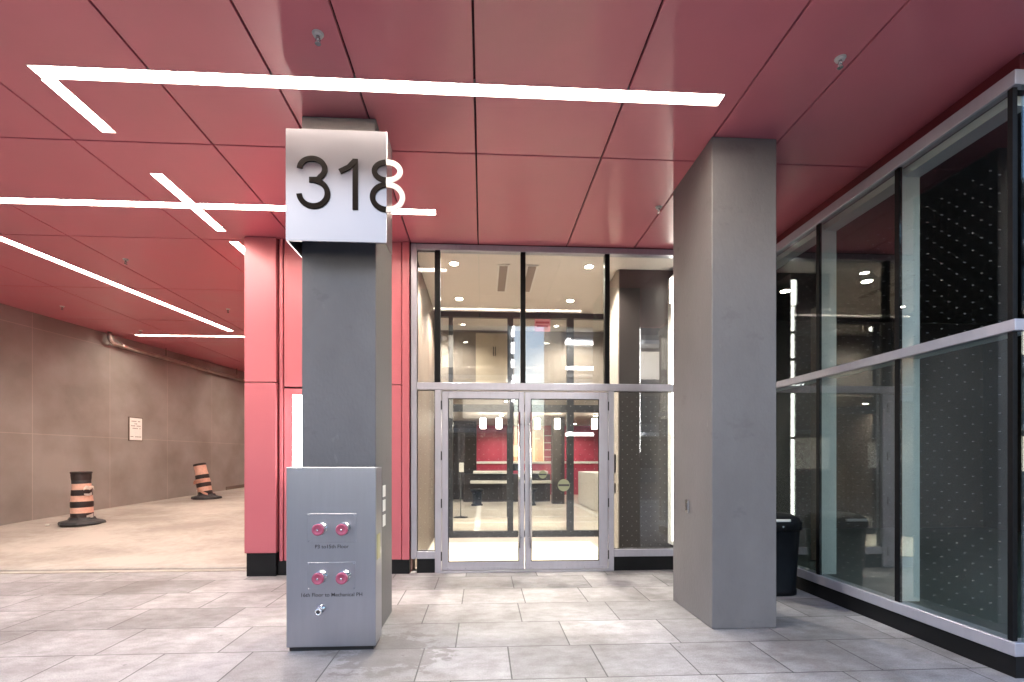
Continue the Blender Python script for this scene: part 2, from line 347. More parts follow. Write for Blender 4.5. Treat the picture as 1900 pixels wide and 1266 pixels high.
def obj(name, bm, mats, parent=None, label=None):
    bmesh.ops.recalc_face_normals(bm, faces=bm.faces)
    o0 = base_of(parent) if parent else None
    me = bpy.data.meshes.new(name)
    if parent is None:
        xs = [v.co for v in bm.verts]
        o0 = Vector(((min(v.x for v in xs) + max(v.x for v in xs)) / 2, (min(v.y for v in xs) + max(v.y for v in xs)) / 2, min(v.z for v in xs)))
        if name in KEEP0: o0 = Vector((0, 0, 0))
    bmesh.ops.translate(bm, verts=bm.verts, vec=-o0)
    bm.to_mesh(me); bm.free()
    for m in (mats if isinstance(mats, (list, tuple)) else [mats]): me.materials.append(m)
    o = bpy.data.objects.new(name, me); C.objects.link(o)
    if parent: o.parent = parent
    else: o.location = o0
    WL[o.name] = o0
    if label: o['label'] = label
    return o
def objs(name, bm, m, parent, label=None):
    """one object per loose piece"""
    bm.verts.index_update(); bm.verts.ensure_lookup_table(); seen = set(); out = []
    for v0 in bm.verts:
        if v0.index in seen: continue
        st = [v0]; isl = []; seen.add(v0.index)
        while st:
            v = st.pop(); isl.append(v)
            for e in v.link_edges:
                o = e.other_vert(v)
                if o.index not in seen: seen.add(o.index); st.append(o)
        b2 = bmesh.new(); mp = {v.index: b2.verts.new(v.co) for v in isl}; ids = set(mp)
        fs = {f for v in isl for f in v.link_faces}
        for f in sorted(fs, key=lambda f: f.index):
            g = b2.faces.new([mp[v.index] for v in f.verts]); g.smooth = f.smooth; g.material_index = f.material_index
        out.append(obj(name, b2, m, parent, label))
    bm.free(); return out
KEEP0 = {'ground', 'driveway', 'sidewalk', 'parking_wall'}
def tag(o, label, cat, group=None, kind=None):
    o['label'] = label; o['category'] = cat
    if group: o['group'] = group
    if kind: o['kind'] = kind
    return o
def struct(name, bm, m, label=None):
    o = obj(name, bm, m); o['kind'] = 'structure'
    return o
def thing(name, loc, label, cat, group=None):
    o = bpy.data.objects.new(name, None); C.objects.link(o); o.location = loc; o.empty_display_size = 0.1
    WL[o.name] = Vector(loc)
    return tag(o, label, cat, group)
def dup(root, loc, label=None, rz=None):
    def cp(o, par):
        c = o.copy(); C.objects.link(c)
        if par: c.parent = par
        for ch in [x for x in list(bpy.data.objects) if x.parent == o]: cp(ch, c)
        return c
    r = cp(root, None); r.location = loc
    if rz is not None: r.rotation_euler.z = rz
    if label: r['label'] = label
    return r

H = 4.36      # soffit height
# ================================================================== SETTING: ground
def grid_sheet(x0, x1, y0, y1, z):
    b = new(); vs = [b.verts.new(p) for p in ((x0, y0, z), (x1, y0, z), (x1, y1, z), (x0, y1, z))]; b.faces.new(vs); return b
struct('ground', grid_sheet(-400, 400, -400, 400, -0.16), M['asphalt'])
b = new(); B(b, -30, 30, -5.0, 7.0, -0.5, 0.0)
struct('sidewalk', b, M['paving'])
b = new(); B(b, -3.0, 30, 7.002, 9.3, -0.5, -0.004); struct('floor_slab', b, M['beige'])
# driveway: rises gently behind the joint
def rampz(y):
    P = [(7.0, 0.0), (8.0, 0.09), (9.0, 0.22), (10.0, 0.31), (12.0, 0.40), (14.5, 0.50), (17.0, 0.60), (26, 0.95)]
    for (a, za), (c, zc) in zip(P, P[1:]):
        if y <= c: return za + (zc - za) * (y - a) / (c - a)
    return P[-1][1]
b = new(); rows = []
ys = [7.175 + i * 0.25 for i in range(76)]
for y in ys: rows.append([b.verts.new((x, y, rampz(y))) for x in (-16, -12, -9, -6, -3.0)])
for r0, r1 in zip(rows, rows[1:]):
    for i in range(4): f = b.faces.new((r0[i], r0[i + 1], r1[i + 1], r1[i])); f.smooth = True
lo = [b.verts.new((v.co.x, v.co.y, -0.4)) for v in rows[0]]
for i in range(4): b.faces.new((lo[i], lo[i + 1], rows[0][i + 1], rows[0][i]))
struct('driveway', b, M['ramp'])
b = new(); B(b, -16, -3.0, 7.03, 7.148, -0.4, 0.004); struct('kerb_strip', b, M['ramp'])

# ================================================================== soffit of red panels
bt = thing('overhang_soffit', (0, 3.1, H), 'red metal panel soffit with dark seams over the entrance and driveway', 'soffit')
XS = [-12.4, -10.5, -8.9, -7.1, -5.3, -3.66, -2.45, -1.57, -0.957, -0.065, 1.12, 2.04, 2.65, 3.80]
YS = [2.85, 4.75, 6.79, 8.80, 10.80, 12.8, 14.8, 16.8, 18.8, 20.8, 22.8]
g = 0.008
b = new()
for i in range(len(XS) - 1):
    for j in range(len(YS) - 1):
        x0, x1, y0, y1 = XS[i], XS[i + 1], YS[j], YS[j + 1]
        if j >= 2 and x0 > -3.7: continue
        if x0 == -3.66 and j == 1: pass
        B(b, x0 + g, x1 - g, y0 + g, y1 - g, H, H + 0.03, bev=0.003)
# the strip of panels left of the pier behind the facade
for j in range(2, len(YS) - 1): B(b, -3.66 + g, -3.05, YS[j] + g, YS[j + 1] - g, H, H + 0.03, bev=0.003)
obj('panel', b, M['red'], bt)
b = new(); B(b, -12.4, 3.8, 2.85, 22.8, H + 0.033, H + 0.12); obj('backing', b, M['redgap'], bt)
b = new(); B(b, 3.775, 3.83, 3.36, 6.8, 4.175, H - 0.002); obj('reveal', b, M['redshade'], bt)
b = new(); B(b, -3.05, 3.65, 6.74, 6.9, 4.352, H - 0.001); obj('head_reveal', b, M['redgap'], bt)
# upper storeys of the building above the soffit
bt2 = thing('tower', (0, 12, 4.5), 'upper storeys of the building above the red soffit', 'building')
b = new(); B(b, -14, 14, 2.85, 24, 4.49, 28); obj('wall', b, M['upper'], bt2)
b = new(); B(b, -14, 14, 2.80, 2.845, H - 0.01, 4.9); obj('fascia', b, M['red'], bt2)

# ================================================================== side wall of the parking ramp
p0, p1 = Vector((-9.75, 3.2)), Vector((-7.0, 22.4))
b = new(); d = (p1 - p0).normalized(); nrm = Vector((-d.y, d.x))
pw = thing('parking_wall', (0, 0, 0), 'long taupe stone clad wall along the left side of the driveway', 'wall')
def wallpt(s, off, z): q = p0 + d * s + nrm * off; return (q.x, q.y, z)
L = (p1 - p0).length
t = bmesh.new(); v = [t.verts.new(wallpt(s, o, z)) for z in (-0.3, H - 0.003) for s, o in ((0, 0), (L, 0), (L, 0.4), (0, 0.4))]
for q in ((0, 1, 5, 4), (1, 2, 6, 5), (2, 3, 7, 6), (3, 0, 4, 7), (4, 5, 6, 7), (3, 2, 1, 0)): t.faces.new([v[i] for i in q])
merge(b, t)
obj('stone_cladding', b, M['clad'], pw)
t = bmesh.new(); b = new(); v = [t.verts.new(wallpt(s, o, z)) for z in (0.0, 1) for s, o in ((13.0, -0.02), (L, -0.02), (L, -0.003), (13.0, -0.003))]
for i, q in enumerate(v): q.co.z = rampz(q.co.y) + (0.10 if i >= 4 else -0.05)
for q in ((0, 1, 5, 4), (1, 2, 6, 5), (2, 3, 7, 6), (3, 0, 4, 7), (4, 5, 6, 7), (3, 2, 1, 0)): t.faces.new([v[i] for i in q])
merge(b, t); objs('skirting', b, M['brown'], pw)
ew = tag(obj('end_wall', box(-10, -3.0, 22.4, 22.6, 0.3, H - 0.003), M['clad']), 'far end wall closing the covered driveway', 'wall')

# ================================================================== red pier wall left of the doors
rw = thing('red_wall', (-2, 6.8, 0), 'red metal clad wall between the driveway and the glass entrance', 'wall')
b = new(); gp = 0.006
B(b, -3.05, -2.655, 6.665, 6.78, 0.30, 2.485, bev=0.004); B(b, -3.05, -2.655, 6.665, 6.78, 2.497, 4.352, bev=0.004)
B(b, -2.625, -2.585, 6.70, 6.80, 0.19, 4.352, bev=0.003)
B(b, -2.573, -1.58, 6.715, 6.80, 0.19, 2.42, bev=0.004); B(b, -2.573, -1.58, 6.715, 6.80, 2.445, 4.16, bev=0.004)
B(b, -2.573, -1.58, 6.73, 6.80, 4.165, 4.352, bev=0.003)
B(b, -1.568, -1.07, 6.715, 6.80, 0.19, 2.475, bev=0.004); B(b, -1.568, -1.07, 6.715, 6.80, 2.487, 4.352, bev=0.004)
B(b, -1.058, -0.965, 6.70, 6.80, 0.19, 4.352, bev=0.003)
objs('cladding_panel', b, M['redwall'], rw)
obj('core', box(-3.04, -0.96, 6.781, 6.99, 0.0, 4.352), M['redgap'], rw)
obj('side_face', box(-3.05, -2.9, 7.0, 22.3, 0.0, 4.35), M['redwall'], rw)
b = new(); B(b, -3.03, -2.66, 6.68, 6.779, 0.0, 0.298, bev=0.004); B(b, -2.655, -0.965, 6.72, 6.779, 0.0, 0.188, bev=0.004)
objs('base', b, M['base'], rw)
wl = thing('wall_light', (-2.4, 6.7, 1.2), 'tall white glowing light box on the red wall half hidden behind the number pillar', 'light')
obj('housing', box(-2.455, -2.29, 6.675, 6.713, 1.18, 2.34, bev=0.003), M['white'], wl)
obj('diffuser', box(-2.44, -2.305, 6.655, 6.674, 1.195, 2.325, bev=0.004), M['vlight'], wl)

# ================================================================== pillars
pl = thing('number_pillar', (-1.2, 4.65, 0), 'square grey rendered pillar carrying the number sign and steel cabinet', 'pillar')
obj('shaft', box(-1.505, -0.897, 4.302, 5.05, 0.0, H - 0.003, bev=0.006), M['pillar'], pl)
pr = thing('entrance_pillar', (2.3, 4.8, 0), 'plain square grey rendered pillar right of the glass doors', 'pillar')
obj('shaft', box(2.02, 2.61, 4.37, 5.29, 0.0, H - 0.003, bev=0.006), M['pillar'], pr)
b = new(); B(b, 2.004, 2.019, 4.86, 4.93, 0.975, 1.105, bev=0.004)
ic = thing('switch_plate', (2.0, 4.9, 0.97), 'small steel push plate on the left face of the right pillar', 'switch plate')
obj('plate', b, M['chrome'], ic); obj('button', box(1.998, 2.003, 4.88, 4.91, 1.0, 1.07, bev=0.002), M['ink'], ic)

# ================================================================== number sign
sg = thing('number_sign', (-1.15, 4.05, 3.2), 'brushed metal box sign reading 318 high on the left pillar', 'sign')
SX0, SX1, SZ0, SZ1, SY = -1.54, -0.758, 3.21, 4.09, 4.05
b = new()
B(b, SX0, SX1, SY, SY + 0.012, SZ0, SZ1, bev=0.003)
B(b, SX0 + 0.002, SX0 + 0.012, SY + 0.012, 4.70, SZ0 + 0.002, SZ1 - 0.002); B(b, SX1 - 0.012, SX1 - 0.002, SY + 0.012, 4.29, SZ0 + 0.002, SZ1 - 0.002)
B(b, SX0 + 0.012, SX1 - 0.012, SY + 0.012, 4.30, SZ1 - 0.012, SZ1 - 0.003)
obj('box', b, M['signface'], sg)
obj('frame', box(SX0 + 0.03, SX1 - 0.03, 4.10, 4.298, SZ0 + 0.12, SZ1 - 0.03), M['blackm'], sg)
k = (SX1 - SX0) / 843.0
def SP(px, py): return (SX0 + (px - 135) * k, SZ1 - (py - 120) * k)
def stroke(b, pts, wd, y0, y1, closed=False, msplit=None):
    n = len(pts); P = [Vector(p) for p in pts]; rows = []
    for i in range(n):
        a = P[(i - 1) % n] if (closed or i > 0) else P[i]; c = P[(i + 1) % n] if (closed or i < n - 1) else P[i]
        t = (c - a).normalized(); nn = Vector((-t.y, t.x)) * wd / 2
        rows.append([b.verts.new((q.x, y, q.y)) for q, y in ((P[i] + nn, y0), (P[i] - nn, y0), (P[i] - nn, y1), (P[i] + nn, y1))])
    m = n if closed else n - 1
    for i in range(m):
        r0, r1 = rows[i], rows[(i + 1) % n]
        mi = 0
        if msplit is not None and (P[i].x + P[(i + 1) % n].x) / 2 > msplit: mi = 1
        for j in range(4): f = b.faces.new((r0[j], r0[(j + 1) % 4], r1[(j + 1) % 4], r1[j])); f.material_index = mi
    if not closed: b.faces.new(rows[0]); b.faces.new(rows[-1][::-1])
def ell(cx, cy, rx, ry, a0, a1, n=40):
    return [SP(cx + rx * math.cos(R(a0 + (a1 - a0) * i / n)), cy + ry * math.sin(R(a0 + (a1 - a0) * i / n))) for i in range(n + 1)]
wd = 45 * k; YF = SY - 0.010
b = new(); stroke(b, ell(357, 460, 104, 86, 182, 408, 44) + [SP(400, 550), SP(332, 553)], wd, YF, SY - 0.002)
stroke(b, [SP(372, 553)] + ell(366, 666, 117, 108, -74, 176, 44), wd, YF - 0.0015, SY - 0.002)
obj('digit', b, M['letter'], sg, 'dark numeral 3')
b = new(); stroke(b, [SP(714, 366), SP(714, 795)], wd, YF, SY - 0.002)
stroke(b, [SP(706, 388), SP(660, 438), SP(584, 478)], wd * 0.95, YF - 0.0015, SY - 0.002)
obj('digit', b, M['letter'], sg, 'dark numeral 1')
b = new(); sp_ = SX1 - 0.004
stroke(b, ell(982, 462, 108, 76, 0, 360, 72)[:-1], wd, YF, SY - 0.002, True, sp_)
stroke(b, ell(984, 682, 126, 106, 0, 360, 72)[:-1], wd, YF - 0.0015, SY - 0.002, True, sp_)
obj('digit', b, [M['letter'], M['letterw']], sg, 'numeral 8 half dark and half cream where it overhangs the box edge')

# ================================================================== steel cabinet with hose inlets
cb = thing('fire_inlet_cabinet', (-1.19, 4.05, 0), 'brushed steel fire department inlet cabinet wrapped round the foot of the left pillar', 'cabinet')
CX0, CX1, CY, CZ = -1.535, -0.845, 4.05, 1.44
b = new(); B(b, CX0, CX1, CY, CY + 0.02, 0.03, CZ, bev=0.004)
B(b, CX1 - 0.022, CX1 - 0.003, CY + 0.02, 4.30, 0.03, CZ - 0.003, bev=0.003); B(b, CX0 + 0.003, CX0 + 0.02, CY + 0.02, 4.80, 0.03, CZ - 0.003, bev=0.003)
B(b, CX0 + 0.02, CX1 - 0.022, CY + 0.02, 4.30, CZ - 0.02, CZ - 0.003, bev=0.002)
obj('body', b, M['steel'], cb)
obj('plinth', box(CX0 + 0.02, CX1 - 0.02, CY + 0.015, 4.30, 0.0, 0.029), M['blackm'], cb)
def CP(px, py): # pixel on cabinet front, only used to read off the photo's proportions
    return (CX0 + (px - 532) / (697 - 532) * (CX1 - CX0), CZ - (py - 868) / (1205 - 868) * CZ)
for (x0, y0, x1, y1, ty, txt, tx0, tx1) in ((571, 953, 661, 1006, 1013, 'P3 to15th Floor', 585, 647), (571, 1042, 660, 1093, 1102, '16th Floor to Mechanical PH', 560, 672)):
    a, c = CP(x0, y1), CP(x1, y0)
    pn = obj('inlet_plate', box(a[0], c[0], CY - 0.006, CY - 0.0005, a[1], c[1], bev=0.002), M['steel'], cb)
    b = new()
    for sx in (a[0] + 0.012, c[0] - 0.012):
        for sz in (a[1] + 0.012, c[1] - 0.012): lathe(b, [(0.005, 0), (0.005, 0.002), (0.003, 0.004)], (sx, CY - 0.006, sz), 'y', 10)
    objs('screw', b, M['chrome'], pn)
    for cx in ((592 + 635) / 2 - 21.5, (592 + 635) / 2 + 21.5):
        q = CP(cx, (y0 + y1) / 2 + 3); c0 = (q[0] + 0.018, CY - 0.006, q[1] + 0.010)
        b = new(); lathe(b, [(0.050, 0), (0.050, 0.006), (0.036, 0.010), (0.036, 0.035), (0.044, 0.037), (0.044, 0.060), (0.040, 0.063)], c0, 'y', 28)
        for an in (20, 140, 260):
            B(b, c0[0] + 0.046 * math.cos(R(an)) - 0.006, c0[0] + 0.046 * math.cos(R(an)) + 0.006, c0[1] - 0.056, c0[1] - 0.04, c0[2] + 0.046 * math.sin(R(an)) - 0.006, c0[2] + 0.046 * math.sin(R(an)) + 0.006, bev=0.002)
        hi = obj('hose_inlet', b, M['chrome'], cb)
        b = new(); lathe(b, [(0.043, 0.0635), (0.045, 0.066), (0.045, 0.084), (0.041, 0.089), (0.030, 0.089), (0.028, 0.085), (0.010, 0.085)], c0, 'y', 28)
        obj('cap', b, M['redcap'], hi)
        b = new(); lathe(b, [(0.009, 0.0855), (0.009, 0.096), (0.006, 0.100)], c0, 'y', 14); obj('nut', b, M['chrome'], hi)
def text_mesh(txt, x0, x1, zc, y, m, parent, name='lettering', bold=0.0015):
    cu = bpy.data.curves.new('tmp', 'FONT'); cu.body = txt; cu.extrude = 0.001; cu.offset = 0.005
    to = bpy.data.objects.new('tmp', cu); C.objects.link(to)
    dg = bpy.context.evaluated_depsgraph_get(); me = bpy.data.meshes.new_from_object(to.evaluated_get(dg))
    bpy.data.objects.remove(to); bpy.data.curves.remove(cu)
    xs = [v.co.x for v in me.vertices]; zs = [v.co.y for v in me.vertices]
    s = (x1 - x0) / (max(xs) - min(xs)); zm = (max(zs) + min(zs)) / 2
    bb = bmesh.new(); bb.from_mesh(me); bpy.data.meshes.remove(me)
    for v in bb.verts: v.co = Vector((x0 + (v.co.x - min(xs)) * s, y - v.co.z * 0.9 - 0.0012, zc + (v.co.y - zm) * s * 1.0))
    return obj(name, bb, m, parent)
for txt, a0, a1, py in (('P3 to15th Floor', 585, 647, 1013.5), ('16th Floor to Mechanical PH', 560, 672, 1102)):
    q0, q1 = CP(a0, py), CP(a1, py); text_mesh(txt, q0[0], q1[0], q0[1], CY - 0.0005, M['ink'], cb)
q = CP(597, 1127); c0 = (q[0], CY - 0.0005, q[1]); b = new()
lathe(b, [(0.030, 0), (0.030, 0.005), (0.016, 0.008), (0.016, 0.035)], c0, 'y', 20)
lathe(b, [(0.024, 0.0), (0.024, 0.03)], (c0[0], c0[1] - 0.036, c0[2]), 'y', 6)
lathe(b, [(0.021, 0), (0.026, 0.004), (0.026, 0.022), (0.016, 0.024), (0.015, 0.012)], (c0[0], c0[1] - 0.067, c0[2] - 0.004), 'y', 20)
B(b, c0[0] - 0.018, c0[0] + 0.018, c0[1] - 0.06, c0[1] - 0.036, c0[2] + 0.016, c0[2] + 0.034, bev=0.004)
sk = obj('drain_cock', b, M['chrome'], cb); b = new(); lathe(b, [(0.0145, 0), (0.0145, 0.0015)], (c0[0], c0[1] - 0.085, c0[2] - 0.004), 'y', 16); obj('opening', b, M['ink'], sk)
# stickers and tag
obj('tag', box(CX1 - 0.0025, CX1 + 0.0005, 4.10, 4.22, 0.70, 0.90), M['yellowtag'], cb)
st_names = ['topmost of the three white stickers on the side of the left pillar', 'middle of the three white stickers on the side of the left pillar', 'lowest of the three white stickers on the side of the left pillar']
for i, z in enumerate((1.215, 1.085, 0.95)):
    o = tag(obj('sticker', box(-0.8965, -0.895, 4.585, 4.715, z - 0.052, z + 0.052), M['paper']), st_names[i], 'sticker', 'white stickers on the left pillar')

# ================================================================== entrance glazing
gf = thing('entrance_glazing', (1.35, 6.8, 0), 'tall aluminium framed glass entrance front with double doors', 'glass front')
F0, F1 = 6.74, 6.86
b = new()
def fr(x0, x1, z0, z1, y0=F0, y1=F1): B(b, x0, x1, y0, y1, z0, z1, bev=0.003)
fr(-0.95, -0.875, 0.19, 4.35)                       # left jamb
fr(-0.873, 3.62, 4.275, 4.35)                       # head
fr(-0.873, 3.62, 2.425, 2.52, F0 - 0.003)           # transom
fr(-0.873, -0.637, 0.19, 0.285); fr(1.765, 3.62, 0.19, 0.285)   # sills
fr(-0.635, -0.553, 0.0, 2.423); fr(1.69, 1.763, 0.0, 2.423)     # door jambs
obj('frame', b, M['alu'], gf)
b = new()
for x in (-0.60, 0.535, 1.675): B(b, x - 0.032, x + 0.032, F0 + 0.012, F0 + 0.10, 2.521, 4.274)
for x in (3.58,): B(b, x - 0.03, x + 0.03, F0 + 0.012, F0 + 0.10, 0.286, 4.274)
objs('mullion', b, M['gasket'], gf)
b = new(); B(b, -0.873, -0.64, F0 + 0.02, F1, 0.0, 0.188); B(b, 1.765, 3.6, F0 + 0.02, F1, 0.0, 0.188); objs('base', b, M['base'], gf)
GY = (6.795, 6.803)
for x0, x1, z0, z1, m in ((-0.874, -0.636, 2.521, 4.274, 'g_upper'), (-0.564, 0.502, 2.521, 4.274, 'g_upper'), (0.568, 1.642, 2.521, 4.274, 'g_upper'), (1.708, 3.549, 2.521, 4.274, 'g_upper'),
                          (-0.874, -0.636, 0.286, 2.424, 'g_front'), (1.764, 3.549, 0.286, 2.424, 'g_front')):
    obj('pane', box(x0, x1, *GY, z0, z1), M[m], gf)
# dark glazing beads round the panes
for x0, x1, z0, z1 in ((-0.874, -0.636, 0.286, 2.424), (1.764, 3.549, 0.286, 2.424), (-0.874, -0.636, 2.521, 4.274)):
    b = new()
    for q in ((x0, x0 + 0.008, z0, z1), (x1 - 0.008, x1, z0, z1), (x0 + 0.008, x1 - 0.008, z0, z0 + 0.008), (x0 + 0.008, x1 - 0.008, z1 - 0.008, z1)):
        B(b, q[0], q[1], 6.785, 6.793, q[2], q[3])
    obj('glazing_bead', b, M['gasket'], gf)
def door(x0, x1, gx0, gx1, hs, label):
    Y0, Y1 = 6.755, 6.80; b = new()
    B(b, x0, gx0, Y0, Y1, 0.03, 2.405, bev=0.004); B(b, gx1, x1, Y0, Y1, 0.03, 2.405, bev=0.004)
    B(b, gx0, gx1, Y0 + 0.002, Y1, 2.315, 2.405); B(b, gx0, gx1, Y0 + 0.002, Y1, 0.03, 0.135)
    B(b, x0 + 0.01, x1 - 0.01, Y0 - 0.006, Y0 - 0.001, 0.032, 0.075, bev=0.002)
    dr = obj('door', b, M['alu'], gf, label)
    obj('pane', box(gx0 + 0.001, gx1 - 0.001, Y0 + 0.018, Y0 + 0.026, 0.136, 2.314), M['g_door'], dr)
    b = new()
    for q in ((gx0, gx0 + 0.009, 0.136, 2.314), (gx1 - 0.009, gx1, 0.136, 2.314), (gx0 + 0.009, gx1 - 0.009, 0.136, 0.145), (gx0 + 0.009, gx1 - 0.009, 2.305, 2.314)):
        B(b, q[0], q[1], Y0 + 0.008, Y0 + 0.016, q[2], q[3])
    obj('glazing_bead', b, M['gasket'], dr)
    b = new(); hx = 0.478 if hs < 0 else 0.632
    tube(b, [(hx, Y0 - 0.075, 0.33), (hx, Y0 - 0.075, 2.13)], 0.016, 14)
    for z in (0.46, 1.97):
        tube(b, [(hx, Y0 - 0.075, z), (hx - hs * 0.03, Y0 - 0.03, z), (hx - hs * 0.03, Y0 - 0.001, z)], 0.009, 10)
    obj('handle', b, M['chrome'], dr)
    ox = x0 - 0.006 if hs < 0 else x1 + 0.006
    for z in (2.22, 1.55, 0.92, 0.22):
        b = new(); lathe(b, [(0.007, -0.06), (0.008, -0.055), (0.008, 0.055), (0.007, 0.06)], (ox, Y0 - 0.012, z), 'z', 12)
        obj('hinge', b, M['blackm'], dr)
    b = new()
    for i in range(5): lathe(b, [(0.004, 0), (0.003, 0.003)], (x0 + 0.08 + i * (x1 - x0 - 0.16) / 4, Y0 - 0.006, 0.054), 'y', 8)
    objs('screw', b, M['blackm'], dr)
door(-0.545, 0.548, -0.462, 0.478, -1, 'left leaf of the double door')
door(0.560, 1.682, 0.640, 1.563, 1, 'right leaf of the double door')
b = new(); B(b, -0.551, 1.688, 6.73, 6.86, 0.0, 0.022, bev=0.003); obj('threshold', b, M['alu'], gf)
for (x, z, r, lb) in ((0.80, 1.30, 0.055, 'small round olive sticker on the right door glass'), (1.085, 1.155, 0.082, 'larger round olive sticker on the right door glass')):
    b = new(); lathe(b, [(r, 0), (r, 0.001)], (x, 6.7715, z), 'y', 28)
    s = thing('door_sticker', (x, 6.77, z - r), lb, 'sticker'); obj('disc', b, M['greensticker'], s)
    obj('band', box(x - r * 0.9, x + r * 0.9, 6.7685, 6.7698, z - r * 0.16, z + r * 0.16), M['ink'], s)

# ================================================================== right storefront
sf = thing('side_storefront', (3.65, 5.0, 0), 'long dotted glass storefront with pale frame along the right side', 'storefront')
SXF = 3.65
b = new()
B(b, SXF - 0.02, SXF + 0.10, 3.26, 6.70, 0.15, 0.245, bev=0.004); B(b, SXF - 0.02, SXF + 0.06, 3.26, 6.70, 2.385, 2.465, bev=0.004)
B(b, SXF - 0.02, SXF + 0.06, 3.26, 6.70, 4.07, 4.172, bev=0.004)
B(b, SXF + 0.102, 9.0, 3.24, 3.36, 0.15, 0.245, bev=0.004); B(b, SXF + 0.062, 9.0, 3.24, 3.32, 2.385, 2.465, bev=0.004); B(b, SXF + 0.062, 9.0, 3.24, 3.32, 4.07, 4.172, bev=0.004)
obj('frame', b, M['alu'], sf)
b = new()
for y in (4.27, 5.33, 6.60): B(b, SXF + 0.025, SXF + 0.21, y, y + 0.055, 0.247, 4.068, bev=0.003)
B(b, SXF + 0.062, SXF + 0.21, 3.37, 6.70, 4.0, 4.068); B(b, SXF + 0.062, SXF + 0.20, 3.37, 6.70, 2.39, 2.46)
for x in (5.2, 6.7, 8.2): B(b, x, x + 0.055, 3.275, 3.45, 0.247, 4.068)
objs('mullion', b, M['mull'], sf)
b = new()
for y in (4.245, 5.305): B(b, SXF - 0.004, SXF + 0.024, y, y + 0.05, 0.247, 2.384); B(b, SXF - 0.004, SXF + 0.024, y, y + 0.05, 2.467, 4.068)
B(b, SXF - 0.005, SXF + 0.03, 3.29, 3.325, 0.247, 2.384); B(b, SXF - 0.005, SXF + 0.03, 3.29, 3.325, 2.467, 4.068)
objs('cap_strip', b, M['gasket'], sf)
obj('base', box(SXF - 0.005, 9.0, 3.27, 6.74, 0.0, 0.148), M['base'], sf)
for y0, y1 in ((3.327, 4.244), (4.297, 5.304), (5.357, 6.70)):
    obj('pane', box(SXF + 0.003, SXF + 0.013, y0, y1, 0.247, 2.384), M['g_shop'], sf)
    obj('pane', box(SXF + 0.003, SXF + 0.013, y0, y1, 2.467, 4.068), M['g_shopup'], sf)
for x0, x1 in ((3.69, 5.2), (5.255, 6.7), (6.755, 8.2), (8.255, 9.0)):
    obj('pane', box(x0, x1, 3.263, 3.273, 0.247, 2.384), M['g_shop'], sf); obj('pane', box(x0, x1, 3.263, 3.273, 2.467, 4.068), M['g_shopup'], sf)
# shop interior (dim)
sr = thing('shop_interior', (6, 6, 0), 'dim empty shop room behind the right storefront glass', 'room')
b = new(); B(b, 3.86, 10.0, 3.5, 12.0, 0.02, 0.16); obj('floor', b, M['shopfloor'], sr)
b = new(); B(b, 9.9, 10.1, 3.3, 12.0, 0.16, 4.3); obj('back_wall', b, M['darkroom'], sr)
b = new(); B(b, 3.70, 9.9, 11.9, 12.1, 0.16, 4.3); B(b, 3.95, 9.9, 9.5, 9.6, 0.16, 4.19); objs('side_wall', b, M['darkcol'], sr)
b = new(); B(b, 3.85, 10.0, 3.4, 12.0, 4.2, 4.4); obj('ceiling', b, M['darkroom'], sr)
b = new(); B(b, 4.35, 4.55, 6.3, 6.5, 0.17, 3.5); objs('column', b, M['brown'], sr)
dl = thing('downlight', (5.76, 7.3, 4.19), 'round recessed downlight in the dim shop ceiling, right one of the two', 'downlight', 'shop downlights')
b = new(); lathe(b, [(0.09, -0.012), (0.09, 0.0)], (5.76, 7.3, 4.19)); obj('trim', b, M['white'], dl)
b = new(); lathe(b, [(0.065, -0.016), (0.065, -0.0125)], (5.76, 7.3, 4.19)); obj('lens', b, M['down'], dl)
dup(dl, (4.8, 7.8, 4.19), 'round recessed downlight in the dim shop ceiling, left one close to the right pillar')
SHOPL = [(5.76, 7.3), (4.8, 7.8)]

# ================================================================== vestibule and lobby
vs = thing('vestibule', (0.5, 8.3, 0), 'warm lit beige vestibule behind the entrance doors', 'room')
b = new(); B(b, -1.3, 3.9, 6.875, 9.8, -0.3, 0.0); obj('floor', b, M['greywall'], vs)
obj('door_mat', box(-0.9, 1.95, 6.95, 9.15, 0.001, 0.012, bev=0.003), M['mat_cream'], vs)
b = new(); B(b, -1.1, -0.93, 6.99, 9.75, 0.0, 4.34); obj('left_wall', b, M['brown'], vs)
b = new(); B(b, 2.66, 2.8, 8.06, 9.75, 0.0, 4.34); obj('right_wall', b, M['greywall'], vs)
b = new(); B(b, -0.93, 3.64, 6.87, 9.75, 4.34, 4.48); obj('ceiling', b, M['ceil'], vs)
ic2 = thing('interior_column', (2.4, 7.75, 0), 'dark brown square column just inside the glass right of the doors, lit side painted paler', 'column'); obj('shaft', box(2.03, 2.85, 7.45, 8.05, 0.0, 4.338), M['darkcol'], ic2); obj('side_face', box(2.015, 2.0295, 7.46, 8.05, 0.0, 4.335), M['greywall'], ic2)  # paler sheet on the left face paints in the vestibule light
obj('back_panel', box(2.86, 3.81, 8.0, 8.1, 0.0, 4.33), M['darkcol'], vs)
obj('end_panel', box(3.82, 3.94, 6.76, 9.6, 0.0, 4.33), M['darkcol'], vs)
kr = thing('card_reader', (2.0, 7.6, 1.0), 'black card reader on the dark column inside the glass', 'card reader')
obj('housing', box(2.0, 2.029, 7.60, 7.70, 1.30, 1.58, bev=0.006), M['plast'], kr); obj('plate', box(2.015, 2.029, 7.60, 7.70, 0.98, 1.14, bev=0.003), M['chrome'], kr)
